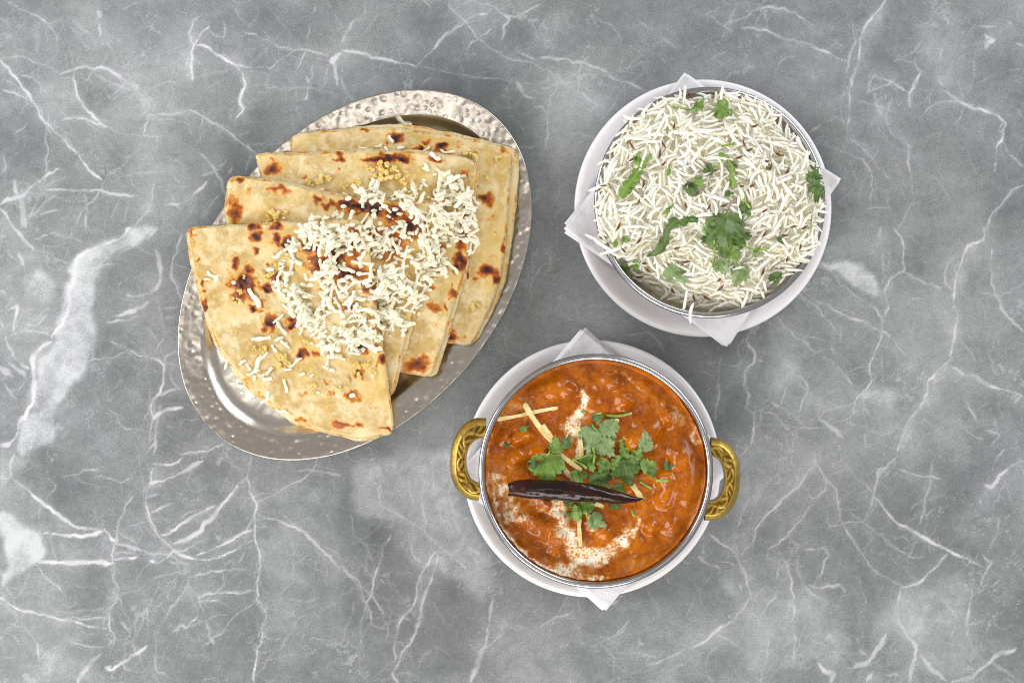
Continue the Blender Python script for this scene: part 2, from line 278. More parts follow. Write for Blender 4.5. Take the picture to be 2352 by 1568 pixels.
'22': """4 .4 905 0 920 60 960 120 1000 180 1060 240 1070 350 1090 450 1130 520 1180 600 1250 700 1300 770 1370 830 1450 870 1510 910|4 .55 920 70 860 110 830 180 780 230 700 290 640 360 560 440 500 510 480 600 410 680|2 .4 850 130 860 250 900 300 980 240 990 160|3 .5 1000 240 930 310 850 390 780 480 720 560 660 610 590 650|3 .5 1480 0 1390 90 1350 150 1320 240 1300 350 1250 450|8 .5 1340 150 1350 100 1420 80|6 .65 1310 280 1400 380 1450 440 1530 490 1620 540 1700 590 1790 640 1870 680 1960 710 2070 770|3 .4 1110 50 1160 120 1230 190 1300 250|3.5 .45 1480 90 1570 120 1650 150 1780 165|3.5 .35 1720 40 1710 180 1670 330 1640 480|2.5 .45 1150 390 1240 460 1330 530 1400 590 1480 650 1560 690|2 .4 1640 560 1590 620 1560 700 1700 710|2 .4 1380 560 1390 490 1450 450|4 .5 1830 680 1760 760 1690 810 1640 870 1560 900 1500 910|6 .5 1500 920 1480 1020 1490 1150 1540 1230 1600 1300 1610 1340 1590 1450 1560 1567|3.5 .45 700 720 740 830 760 960 765 1050 750 1150 770 1280 760 1450|1.5 .4 590 650 580 710 690 720 750 720|1.5 .4 650 640 690 700|4 .4 470 980 460 920 440 850 410 760 350 650 250 600 180 540|3 .5 470 980 420 1060 350 1140|6 .5 350 1145 270 1180 210 1230 140 1290 0 1340|6 .4 390 880 410 930|8 .5 840 650 910 650|5 .4 930 640 980 640 1010 690|5 .5 870 890 940 920 1010 900 1080 890 1120 940|4 .4 1090 970 1130 960|2 .4 200 820 100 930|2 .4 80 980 20 1100|7 .35 110 700 200 760 260 790|2 .3 260 790 380 795|6 .5 2352 40 2250 80 2180 140 2120 220 2080 200|7 .6 2050 290 2060 340|4 .35 2170 430 2170 540 2100 680|5 .45 2070 690 2130 740 2080 820 2050 900|4 .35 1940 880 1990 940 1970 1080 1960 1240|3 .3 2180 860 2060 930 2000 960|2 .35 1790 1000 1860 1070 1950 1090|2 .35 1800 1010 1910 1140|7 .45 2300 1330 2190 1360 2090 1450 2000 1530 1850 1567|6 .45 1640 1370 1720 1480 1830 1567|7 .5 1400 1230 1370 1310 1300 1400 1260 1440 1160 1470|6 .45 1220 1340 1280 1390|6 .4 1200 1260 1220 1300|9 .5 930 1430 980 1490 1040 1510 1020 1560|3 .4 780 1480 900 1440|9 .5 1270 1560 1310 1490|7 .5 1850 1240 1870 1210|3 .3 540 1567 580 1400 590 1280|3 .3 520 1180 530 1060|2 .4 490 980 550 920 640 910|2 .35 440 130 460 300 400 430 350 560 390 680|4 .3 830 890 900 960 1000 1000""",
}
PATCHES = {
'00': "-.28 510 560 700 490 860 600 870 760 700 780 580 700|.28 380 580 470 620 490 760 400 870 280 760 300 640|.22 860 650 960 620 980 780 880 790|.18 990 860 1120 850 1300 1050 1200 1250 900 1240 980 1000|-.15 1750 0 2200 0 2100 300 1800 260|.2 480 0 620 0 800 250 700 320 420 250",
'10': ".25 1560 0 1660 0 1640 150 1500 300 1300 260 1380 150|-.25 1130 130 1300 180 1280 280 1120 320|-.2 450 0 850 0 700 250 420 240|.18 1400 450 1900 600 1700 1300 1500 1500 1300 800|-.2 1180 900 1400 1000 1500 1567 1300 1567",
'20': ".32 1380 0 1500 0 1420 120 1350 220 1300 330 1215 340 1240 190|.28 1620 0 1850 20 1920 200 1910 400 1880 600 1750 560 1640 380 1600 200|.25 850 180 1030 210 1120 330 980 310 830 240|.2 0 380 400 400 500 520 200 600 0 560|-.15 880 0 1300 0 1200 200 1000 160|-.15 1250 340 1600 380 1620 560 1400 520|.2 1100 620 1180 650 1150 900 1080 740|.2 1170 700 1400 760 1420 860 1250 900",
'01': ".62 560 170 900 30 1080 0 1080 60 950 150 800 200 700 270 660 380 640 600 660 700 600 900 500 1080 430 1200 400 1300 390 1450 150 1567 100 1500 150 1330 240 1200 260 1000 300 850 420 700 470 470 520 280|.5 120 350 220 280 320 260 410 330 410 470 300 510 170 460|-.2 700 300 1000 400 1100 850 900 1100 640 1150 450 1300 620 900 680 650|-.25 220 1480 400 1470 400 1567 200 1567",
'21': ".8 940 260 1060 260 1200 240 1290 230 1310 300 1360 400 1395 505 1280 470 1180 410 1130 340 1000 290|.35 620 690 700 690 730 850 780 960 800 1080 680 1130 620 1050 600 900|.28 1780 420 1870 500 1900 620 1910 780 1880 830 1740 900 1720 830 1800 700 1820 560|.45 1240 1190 1320 1120 1420 1140 1500 1150 1420 1200 1450 1300 1380 1250|.3 1000 0 1350 0 1370 180 1200 240 1000 230|.25 780 1080 900 1170 1100 1250 900 1300 800 1250|-.15 1500 0 1900 0 1750 350 1560 280",
'02': ".4 0 0 200 0 180 60 100 60 80 150 0 150|.68 0 360 80 390 160 450 220 490 290 540 270 600 290 660 270 730 150 830 0 930|.35 1710 270 1780 340 1740 460 1680 400|.3 1550 0 1680 0 1680 50 1620 60|.18 1800 300 2352 200 2352 1300 1850 1250|-.2 200 0 440 0 700 300 400 380 150 180|-.15 300 800 700 800 760 1060 450 1120|.25 300 1330 700 1350 600 1567 250 1567",
'12': ".42 50 140 150 0 760 0 820 300 900 480 1000 650 1080 760 1050 830 1000 1000 940 900 800 830 650 800 500 790 430 700 340 520 180 430 100 300|.25 1000 1000 1100 1040 1300 1050 1600 1000 1700 1200 1600 1330 1650 1567 1100 1567 1000 1350|-.2 0 100 150 350 400 700 450 800 200 700 0 700|-.12 600 830 950 920 980 1250 650 1250",
'22': ".3 1490 930 1620 890 1780 790 1960 830 1980 1000 1960 1200 1700 1200 1610 1290 1520 1200 1340 1180 1360 1080 1470 1040|.55 240 830 290 830 360 890 350 970 290 930|.3 370 1140 470 1000 740 960 900 960 1100 980 1130 1200 1150 1400 1000 1450 800 1480 430 1500 400 1350 340 1230|.28 1990 300 2130 220 2150 540 2080 680 1900 640 1870 500|-.2 1150 1000 1380 1000 1340 1180 1600 1300 1500 1567 1180 1567 1130 1200|-.2 0 1330 370 1330 400 1400 320 1560 0 1567|.2 420 150 700 300 500 520 400 650 300 500",
}
def build_marble():
    step = 2.54
    fx = np.arange(-36, 2352 + 37, step); fy = np.arange(-36, 1568 + 37, step)
    ox = np.r_[np.arange(14, 400, 15), np.arange(420, 780, 45)]
    gx = np.r_[(fx[0] - ox)[::-1], fx, fx[-1] + ox]; gy = np.r_[(fy[0] - ox)[::-1], fy, fy[-1] + ox]
    X, Y = np.meshgrid(gx, gy)
    nx, ny = len(gx), len(gy)
    # ragged edges: veins are looked up through a wobbled grid
    wx = (fbm(X / 46, Y / 46, 1, 4) - .5) * 14 + (fbm(X / 9, Y / 9, 5, 2) - .5) * 4.5
    wy = (fbm(X / 46, Y / 46, 2, 4) - .5) * 14 + (fbm(X / 9, Y / 9, 6, 2) - .5) * 4.5
    r = np.random.default_rng(11)
    fine = 1.15
    cx = np.arange(-36, 2352 + 37, fine); cy = np.arange(-36, 1568 + 37, fine)
    vein = np.zeros((len(cy), len(cx)), np.float32)
    bx = cx[::4]; by = cy[::4]; bloom = np.zeros((len(by), len(bx)), np.float32)
    def stroke(P, w, s):
        P = np.asarray(P, float)
        while True:
            d = np.linalg.norm(np.diff(P, axis=0), axis=1)
            if d.max() < 5 or len(P) > 900: break
            mid = (P[:-1] + P[1:]) / 2 + r.normal(0, 1, (len(P) - 1, 2)) * np.minimum(d[:, None] * .06, 2.2)
            Q = np.empty((len(P) * 2 - 1, 2)); Q[0::2] = P; Q[1::2] = mid; P = Q
        n = len(P)
        ph = r.random(3) * 9
        t = np.arange(n)
        ww = w * .40 * (0.30 + 1.9 * vnoise(t * .06, ph[0] + 0 * t, 3) ** 1.6 + .7 * (vnoise(t * .35, ph[1] + 0 * t, 4) - .4))
        e = np.minimum(np.minimum(t, n - 1 - t) / 9.0 + .3, 1); ww = np.maximum(ww * e, .55)
        ss = 1.12 * s * (0.36 + .95 * vnoise(t * .10, ph[2] + 0 * t, 8))
        for (px, py), w_, s_ in zip(P, ww, ss):
            R = w_ * 2.0 + 2.2
            i0 = int((px - R - cx[0]) / fine); i1 = int((px + R - cx[0]) / fine) + 2
            j0 = int((py - R - cy[0]) / fine); j1 = int((py + R - cy[0]) / fine) + 2
            if i1 <= 0 or j1 <= 0 or i0 >= len(cx) or j0 >= len(cy): continue
            i0 = max(i0, 0); j0 = max(j0, 0)
            sub = vein[j0:j1, i0:i1]
            d2 = (cx[i0:i0 + sub.shape[1]] - px) ** 2 + (cy[j0:j0 + sub.shape[0], None] - py) ** 2
            q = np.sqrt(d2)
            np.maximum(sub, s_ * (0.84 / (1 + np.exp((q - w_ * .9) / (.17 + .05 * w_))) + .12 * np.exp(-d2 / (2 * w_ * w_ + 5))), out=sub)
        return P
    for key, txt in VEINS.items():
        o = OFFS[key]
        for ln in txt.split('|'):
            v = [float(c) for c in ln.split()]
            P = np.array(v[2:]).reshape(-1, 2) / 3 + o
            P = stroke(P, v[0], v[1])
            n_ = len(P); tt = np.arange(n_); T_ = np.gradient(P, axis=0); T_ /= np.linalg.norm(T_, axis=1, keepdims=True) + 1e-9
            N_ = np.c_[-T_[:, 1], T_[:, 0]]
            if v[0] >= 2.5 and n_ > 12:            # a finer strand braids round the main one
                for k_ in range(2):
                    off = (vnoise(tt * .07, r.random() * 99 + 0 * tt, 13) - .5) * 22 * np.minimum(1, np.minimum(tt, n_ - 1 - tt) / 8)
                    a_ = int(r.integers(0, max(1, n_ // 3))); b_ = int(r.integers(n_ * 2 // 3, n_))
                    stroke((P + N_ * off[:, None])[a_:b_:3], r.uniform(.6, 1.4), v[1] * r.uniform(.4, .75))
            if v[0] >= 2.5:                        # milky bloom along one side
                side = r.choice([-1, 1]); am = v[1] * .12 * np.maximum(0, vnoise(tt * .05, r.random() * 99 + 0 * tt, 15) - .25)
                for i_ in range(0, n_, 3):
                    R_ = r.uniform(6, 9 + 2.2 * v[0]); q_ = P[i_] + N_[i_] * side * R_ * .7
                    i0 = int((q_[0] - 2.2 * R_ - cx[0]) / 4.6); i1 = int((q_[0] + 2.2 * R_ - cx[0]) / 4.6) + 2; j0 = int((q_[1] - 2.2 * R_ - cy[0]) / 4.6); j1 = int((q_[1] + 2.2 * R_ - cy[0]) / 4.6) + 2
                    i0 = max(i0, 0); j0 = max(j0, 0)
                    sb = bloom[j0:j1, i0:i1]
                    if sb.size: sb += am[i_] * np.exp(-((bx[i0:i0 + sb.shape[1]] - q_[0]) ** 2 + (by[j0:j0 + sb.shape[0], None] - q_[1]) ** 2) / (R_ * R_))
            # hair-thin side branches
            for _ in range(1 + int(len(P) / 13)):
                i = r.integers(0, len(P) - 1); t = P[min(i + 1, len(P) - 1)] - P[i - 1 if i else 0]
                a = math.atan2(t[1], t[0]) + r.choice([-1, 1]) * r.uniform(.4, 1.3)
                L = r.uniform(8, 52); m = 4
                pts = [P[i]]
                for _k in range(m):
                    a += r.normal(0, .3); pts.append(pts[-1] + L / m * np.array([math.cos(a), math.sin(a)]))
                stroke(pts, r.uniform(.5, 1.3), v[1] * r.uniform(.35, .7))
    for _ in range(760):                       # loose hairline cracks, densest at the left and along the bottom
        p = np.array([2352 * r.random() ** 1.5, 1568 * (1 - r.random() ** 1.25)]); a = r.uniform(0, 6.28); pts = [p]
        for _k in range(r.integers(3, 9)):
            a += r.normal(0, .45); pts.append(pts[-1] + r.uniform(9, 22) * np.array([math.cos(a), math.sin(a)]))
        stroke(pts, r.uniform(.5, 1.5) if r.random() < .8 else r.uniform(1.5, 4), r.uniform(.15, .5))
    for _ in range(120):                       # pale flecks
        p = np.array([r.uniform(0, 2352), r.uniform(0, 1568)]); stroke([p, p + r.normal(0, 3, 2)], r.uniform(1.5, 5), r.uniform(.15, .45))
    # lookup through wobble
    ii = np.clip(((X + wx * .22) - cx[0]) / fine, 0, len(cx) - 1.001); jj = np.clip(((Y + wy * .22) - cy[0]) / fine, 0, len(cy) - 1.001)
    i0 = ii.astype(int); j0 = jj.astype(int); fu = ii - i0; fv = jj - j0
    vv = (vein[j0, i0] * (1 - fu) + vein[j0, i0 + 1] * fu) * (1 - fv) + (vein[j0 + 1, i0] * (1 - fu) + vein[j0 + 1, i0 + 1] * fu) * fv
    inside = sstep(-36, -20, X) * sstep(2388, 2372, X) * sstep(-36, -20, Y) * sstep(1604, 1588, Y)
    # crackle net from cell borders of warped noise
    rid = 1 - np.abs(fbm(X / 70 + wx * .06, Y / 70 + wy * .06, 21, 4) - .5) * 2
    rid2 = 1 - np.abs(fbm(X / 150 + wx * .03, Y / 150 + wy * .03, 31, 5) - .5) * 2
    net = sstep(.975, .998, rid) * sstep(.52, .72, fbm(X / 210, Y / 210, 41, 3)) * .14 + sstep(.982, .998, rid2) * sstep(.4, .6, fbm(X / 90, Y / 90, 43, 3)) * .42
    vv = np.maximum(vv * inside, net * 0.6)
    tone = (fbm(X / 260, Y / 260, 51, 4) - .5) * .95 + (fbm(X / 55 + wx * .05, Y / 55 + wy * .05, 55, 5, .62) - .5) * .48
    bi = np.clip((X + wx * .8 - cx[0]) / 4.6, 0, len(bx) - 1.001); bj = np.clip((Y + wy * .8 - cy[0]) / 4.6, 0, len(by) - 1.001)
    a0 = bi.astype(int); c0 = bj.astype(int); fa = bi - a0; fc = bj - c0
    bl = (bloom[c0, a0] * (1 - fa) + bloom[c0, np.minimum(a0 + 1, len(bx) - 1)] * fa) * (1 - fc) + (bloom[np.minimum(c0 + 1, len(by) - 1), a0] * (1 - fa) + bloom[np.minimum(c0 + 1, len(by) - 1), np.minimum(a0 + 1, len(bx) - 1)] * fa) * fc
    tone += .16 * sstep(900, 0, X) * (fbm(X / 120, Y / 120, 58, 4, .6) * 2 - .5)
    tone += np.minimum(bl, .6) * inside * (.35 + 1.3 * fbm(X / 16, Y / 16, 57, 4, .6))
    for key, txt in PATCHES.items():
        o = OFFS[key]
        for ln in txt.split('|'):
            v = [float(c) for c in ln.split()]
            poly = np.array(v[1:]).reshape(-1, 2) / 3 + o
            lo = poly.min(0) - 40; hi = poly.max(0) + 40
            a, b = np.searchsorted(gx, [lo[0], hi[0]]); c, d = np.searchsorted(gy, [lo[1], hi[1]])
            if b - a < 2 or d - c < 2: continue
            sx = X[c:d, a:b] + wx[c:d, a:b] * 1.5 + (fbm(X[c:d, a:b] / 95, Y[c:d, a:b] / 95, 63, 2) - .5) * 44; sy = Y[c:d, a:b] + wy[c:d, a:b] * 1.5 + (fbm(X[c:d, a:b] / 95, Y[c:d, a:b] / 95, 65, 2) - .5) * 44
            m = inpoly(sx, sy, poly).astype(float)
            R = 15 if abs(v[0]) < .38 else (9 if abs(v[0]) < .58 else 5)
            ker = np.ones(R) / R
            for ax in (0, 1):
                m = np.apply_along_axis(lambda q: np.convolve(q, ker, 'same'), ax, m)
            tone[c:d, a:b] += v[0] * m * (.25 + 1.5 * fbm(sx / 34, sy / 34, 61, 5, .6))
    P = W(X, Y, 0.0)
    V = P.reshape(-1, 3)
    q = grid_quads(ny, nx)[:, ::-1]
    # a real slab: skirt and underside
    c4 = np.array([0, nx - 1, nx * ny - 1, nx * (ny - 1)])
    low = V[c4].copy(); low[:, 2] = -.03
    n0 = len(V); V = np.vstack([V, low])
    sk = [[c4[i], c4[(i + 1) % 4], n0 + (i + 1) % 4, n0 + i] for i in range(4)] + [[n0, n0 + 1, n0 + 2, n0 + 3]]
    pad = np.zeros(4)
    return mesh('tabletop', V, np.vstack([q, np.array(sk)]), None,
                {'vein': np.r_[vv.ravel(), pad], 'tone': np.r_[tone.ravel(), pad]})

mm = M('grey_marble')
vein = mm.attr('vein'); tone = mm.attr('tone')
grain = mm.noise(900, 3, .7); mid = mm.noise(60, 5, .6); hue = mm.noise(6, 3)
tn = mm.math('ADD', tone, mm.math('MULTIPLY', mm.math('SUBTRACT', grain, .5), 1.25))
tn = mm.math('ADD', tn, mm.math('MULTIPLY', mm.math('SUBTRACT', mid, .5), .3))
tn = mm.math('ADD', tn, mm.math('MULTIPLY', mm.math('SUBTRACT', mm.noise(230, 4, .65), .5), .55))
tn = mm.math('ADD', mm.math('MULTIPLY', tn, .56), .42, True)
c1 = mm.ramp(tn, [(0, srgb(92, 95, 97)), (.35, srgb(128, 131, 133)), (.65, srgb(162, 164, 167)), (1, srgb(208, 210, 213))])
c1 = mm.mix(mm.maprange(hue, .4, .62), c1, mm.mix(1.0, c1, (.985, 1.0, .975, 1), 'MULTIPLY'))
speck = mm.maprange(mm.noise(420, 2, .5), .72, .78)
c1 = mm.mix(mm.math('MULTIPLY', speck, .35), c1, srgb(96, 100, 102))
vn = mm.math('MULTIPLY', vein, mm.maprange(grain, .25, .6, .75, 1.1, False), True)
c2 = mm.mix(vn, c1, srgb(226, 227, 231))
mm.base(c2).rough(mm.maprange(mid, .3, .7, .42, .52)).set(Specular_IOR_Level=.35)
mm.bump(grain, .00012, .35)
tt = obj('tabletop', build_marble(), mm.m)
tag(tt, 'grey marble tabletop with branching white veins', None, None, 'structure')
# ------------------------------------------------------------------ vessel materials
def metal(name, col, rough, nscale=None, bump=.00005, stretch=False, streak=0.0):
    m = M(name)
    n1 = m.noise(140, 4, .6); n2 = m.noise(1500, 2, .6)
    c = m.mix(m.maprange(n1, .35, .7), tuple(col), tuple(list(np.array(col[:3]) * .82) + [1]))
    m.base(c).rough(m.maprange(n1, .3, .7, rough * .8, rough * 1.3)).set(Metallic=1.0)
    m.bump(n2, bump, .5)
    return m.m
STEEL = metal('stainless_steel', srgb(224, 219, 212), .2, bump=.00002)
HAMMERED = metal('hammered_steel', srgb(212, 205, 196), .2, bump=.00008)
BRUSHED = metal('brushed_steel_rim', srgb(186, 186, 190), .2, bump=.000005)
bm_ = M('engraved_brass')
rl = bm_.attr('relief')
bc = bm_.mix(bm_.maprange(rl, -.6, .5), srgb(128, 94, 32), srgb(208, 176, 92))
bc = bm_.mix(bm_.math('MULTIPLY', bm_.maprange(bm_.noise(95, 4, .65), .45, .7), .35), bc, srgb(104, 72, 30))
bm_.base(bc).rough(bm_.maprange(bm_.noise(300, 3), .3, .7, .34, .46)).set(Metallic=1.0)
bm_.bump(bm_.noise(1200, 2), .00006, .5)
BRASS = bm_.m
pm = M('white_glazed_ceramic')
pm.base(pm.mix(pm.maprange(pm.noise(30, 3), .3, .7), srgb(242, 240, 242), srgb(237, 235, 238))).rough(.14).set(Coat_Weight=.3, Coat_Roughness=.06)
CERAMIC = pm.m
nm = M('white_paper_napkin')
emb = nm.voro(480, 'F1', .8)
nm.base(nm.mix(nm.maprange(nm.noise(90, 4), .3, .7), srgb(243, 242, 247), srgb(231, 230, 236))).rough(.9).set(Specular_IOR_Level=.15)
nm.bump(nm.math('ADD', nm.math('MULTIPLY', emb, .8), nm.noise(260, 3)), .0005, .45)
PAPER = nm.m

# ------------------------------------------------------------------ oval hammered platter
PL_C = (815., 631.); PL_A, PL_B, PL_TH = 485.5, 333.8, math.radians(48.66)
RIMZ = .0165
def platter_xy(t, d, z):
    """point on the ellipse inset by d (grid units), seen at height z"""
    a, b = PL_A - d, PL_B - d
    ct, st = math.cos(PL_TH), math.sin(PL_TH)
    ex, ey = a * np.cos(t), b * np.sin(t)
    return PL_C[0] + ex * ct - ey * st, PL_C[1] - (ex * st + ey * ct)
s_rim = (H - RIMZ) / H
pc = np.array([(PL_C[0] - 1176) * K * s_rim, (784 - PL_C[1]) * K * s_rim, 0.])
plat = thing('oval_platter', 'oval hammered steel platter holding the folded flatbreads', 'platter', pc)
nt = 1040
t_ = np.linspace(0, 2 * np.pi, nt, endpoint=False)
def ring_world(d, z):
    gx, gy = platter_xy(t_, d, 0)
    return np.stack([(gx - 1176) * K * s_rim - pc[0], (784 - gy) * K * s_rim - pc[1], np.broadcast_to(z, gx.shape)], -1), gx, gy
r = np.random.default_rng(5)
dim = []                                            # hammer marks on the rim
tries = 0
while len(dim) < 520 and tries < 14000:
    tries += 1
    tt_, dd = r.uniform(0, 2 * np.pi), r.uniform(5, 54)
    gx, gy = platter_xy(tt_, dd, 0)
    # mostly on the upper and right rim, fewer along the bottom, hardly any at the left
    ang = math.degrees(math.atan2(PL_C[1] - gy, gx - PL_C[0])) % 360
    dens = 1.0 if (ang < 120 or ang > 335) else (.4 if 240 < ang <= 318 else .03)
    if r.random() > dens: continue
    if any((gx - p[0]) ** 2 + (gy - p[1]) ** 2 < (p[2] * 1.75) ** 2 for p in dim): continue
    dim.append((float(gx), float(gy), r.uniform(5.5, 12.5), r.uniform(.25, 1.25)))
DIM = np.array(dim)
def hammer(gx, gy):
    z = np.zeros(gx.shape)
    for x, y, R, s in DIM:
        m = (np.abs(gx - x) < R) & (np.abs(gy - y) < R)
        if m.any():
            q = ((gx[m] - x) ** 2 + (gy[m] - y) ** 2) / R ** 2
            z[m] -= np.where(q < 1, (1 - q) ** 2, 0) * .00018 * s
    return z + (fbm(gx / 40, gy / 40, 71, 3) - .5) * .0006 + (fbm(gx / 12, gy / 12, 73, 2) - .5) * .00003
ds = np.r_[0, .8, 2, np.arange(3.5, 58, 1.7), 58.5]
zs = np.interp(ds, [0, .8, 2, 10, 40, 52, 58.5], [RIMZ - .0007, RIMZ - .0001, RIMZ, RIMZ - .0003, RIMZ - .0017, RIMZ - .0022, RIMZ - .0026])
rows = []
for d, z in zip(ds, zs):
    P, gx, gy = ring_world(d, z)
    P[:, 2] += hammer(gx, gy) * min(1, d / 3); rows.append(P)
low = []
for d, z in ((58.5, RIMZ - .0042), (20, RIMZ - .0022), (1.0, RIMZ - .0014)):
    P, gx, gy = ring_world(d, z); low.append(P)
V = np.vstack(rows + low); nr = len(rows) + len(low)
q = grid_quads(nr, nt, True)
q = np.vstack([q, grid_quads(2, nt, True)[:, [0, 1, 2, 3]]]) if False else q
# close the outer edge
last = (nr - 1) * nt + np.arange(nt); first = np.arange(nt)
edge = np.stack([last, np.roll(last, -1), np.roll(first, -1), first], -1)
obj('rim', mesh('platter_rim', V, np.vstack([q, edge])), HAMMERED, plat)
prof = [(58.3, RIMZ - .0026), (61, RIMZ - .0030), (65, RIMZ - .0037), (70, RIMZ - .0047), (76, RIMZ - .0057), (82, RIMZ - .0064), (90, RIMZ - .0068), (100, RIMZ - .0070), (120, RIMZ - .0071)]
rows = []
nt2 = 500; t_ = np.linspace(0, 2 * np.pi, nt2, endpoint=False)
for d, z in prof:
    P, gx, gy = ring_world(d, z); P[:, 2] += (fbm(gx / 30, gy / 30, 77, 3) - .5) * .0006 * (d > 70); rows.append(P)
P0, _, _ = ring_world(120, RIMZ - .0071)
for f in np.linspace(.93, .03, 22):
    P = P0 * [f, f, 1]
    gx = P[:, 0] / K; gy = P[:, 1] / K
    P[:, 2] += (fbm(gx / 34, gy / 34, 77, 3) - .5) * .0008; rows.append(P)
Vw = np.vstack(rows); nr = len(rows)
qw = grid_quads(nr, nt2, True)
cap = fan(len(Vw), (nr - 1) * nt2 + np.arange(nt2)); Vw = np.vstack([Vw, [0, 0, RIMZ - .0071]])
under = []
for d, z in ((58.3, RIMZ - .0042), (70, RIMZ - .0066), (90, .0070), (112, .0010), (140, .0005)):
    P, _, _ = ring_world(d, z); under.append(P)
Vu = np.vstack(under)
qu = grid_quads(5, nt2, True, len(Vw))[:, ::-1]
capu = fan(len(Vw) + len(Vu), len(Vw) + 4 * nt2 + np.arange(nt2), True); Vall = np.vstack([Vw, Vu, [[0, 0, .0005]]])
obj('well', mesh('platter_well', Vall, np.vstack([qw, qu]), np.vstack([cap, capu])), STEEL, plat)

# ------------------------------------------------------------------ white plates, napkins, steel bowls
PLZ = .017
BZ = .058
PLATES = {'rice': (1615., 478., 296.), 'curry': (1360., 1076., 296.)}
BOWLS = {'rice': (1631., 465., 266.), 'curry': (1369., 1082., 270.)}
def lathe_obj(prof, n=220):
    V, q = lathe(prof, n); return V, q
for key, (dx, dy, R) in PLATES.items():
    c = W(dx, dy, PLZ); s = (H - PLZ) / H; Rw = R * K * s
    pf = [(0.0004, .0045), (.30 * Rw, .0045), (.62 * Rw, .0046), (.74 * Rw, .0049), (.80 * Rw, .0060), (.845 * Rw, .0085), (.88 * Rw, .0115), (.915 * Rw, .0146), (.94 * Rw, .0161),
          (.962 * Rw, .0169), (.978 * Rw, .0171), (.990 * Rw, .0167), (.998 * Rw, .0158), (1.0 * Rw, .0148), (.996 * Rw, .0138), (.975 * Rw, .0128),
          (.93 * Rw, .0105), (.86 * Rw, .006), (.80 * Rw, .0032), (.70 * Rw, .0022), (.66 * Rw, .0003), (.60 * Rw, .0003), (.58 * Rw, .0018), (.0004, .0018)]
    V, q = lathe(pf, 240)
    o = obj('side_plate', mesh('side_plate', V, q), CERAMIC, None, (c[0], c[1], 0))
    tag(o, {'rice': 'round white ceramic plate under the bowl of rice', 'curry': 'round white ceramic plate under the brass-handled curry bowl'}[key], 'plate', 'white plates under the bowls')

def napkin(corners, key, label):
    """square paper napkin, corners in survey grid: given order round the square"""
    dx, dy, R = PLATES[key]; pcx = W(dx, dy, PLZ); Rw = R * K * (H - PLZ) / H
    C4 = W(np.array(corners)[:, 0], np.array(corners)[:, 1], PLZ + .002)[:, :2]
    root = thing('paper_napkin', label, 'napkin', (pcx[0], pcx[1], .0052), 'folded napkins under the bowls')
    n = 64
    u = np.linspace(0, 1, n); U, Vv = np.meshgrid(u, u)
    for k_ in range(3):
        rr = np.random.default_rng(40 + k_ + len(label))
        cc = C4 + rr.normal(0, .0008, (4, 2)) * (1 if k_ else .1)
        ctr = cc.mean(0); a = [0, math.radians(.7), math.radians(-1.2)][k_]
        ro = np.array([[math.cos(a), -math.sin(a)], [math.sin(a), math.cos(a)]])
        cc = (cc - ctr) @ ro.T * [1, .992, 1.0][k_] + ctr
        XY = (cc[0] * (1 - U)[..., None] + cc[1] * U[..., None]) * (1 - Vv)[..., None] + (cc[3] * (1 - U)[..., None] + cc[2] * U[..., None]) * Vv[..., None]
        rad = np.hypot(XY[..., 0] - pcx[0], XY[..., 1] - pcx[1]) / Rw
        z = np.interp(rad, [0, .58, .64, .97, 1.02, 1.1, 1.25], [.0056, .0056, .0062, .0180, .0187, .0186, .0172])
        z = z + .0006 * (2 - k_) + (fbm(XY[..., 0] * 60, XY[..., 1] * 60, 81 + k_, 3) - .5) * .0035 * sstep(.75, 1.05, rad) * (.6 + .4 * (2 - k_))
        z += .0010 * (2 - k_) * sstep(.95, 1.12, rad)
        P = np.concatenate([XY, z[..., None]], -1).reshape(-1, 3)
        Q = P.copy(); Q[:, 2] -= .00022
        idx = np.arange(n * n).reshape(n, n)
        b = np.r_[idx[0, :-1], idx[:-1, -1], idx[-1, :0:-1], idx[:0:-1, 0]]
        b2 = np.roll(b, -1)
        qd = np.vstack([grid_quads(n, n), grid_quads(n, n, off=n * n)[:, ::-1], np.stack([b2, b, b + n * n, b2 + n * n], -1)])
        obj('ply', mesh('napkin_ply', np.vstack([P, Q]) - np.array([pcx[0], pcx[1], .0052]), qd), PAPER, root)
napkin([(1295, 526), (1571, 169), (1930, 412), (1668, 797)], 'rice', 'white paper napkin with corners showing around the rice bowl')
napkin([(1040, 1100), (1340, 755), (1690, 1055), (1391, 1401)], 'curry', 'white paper napkin with corners poking out above and below the curry bowl')

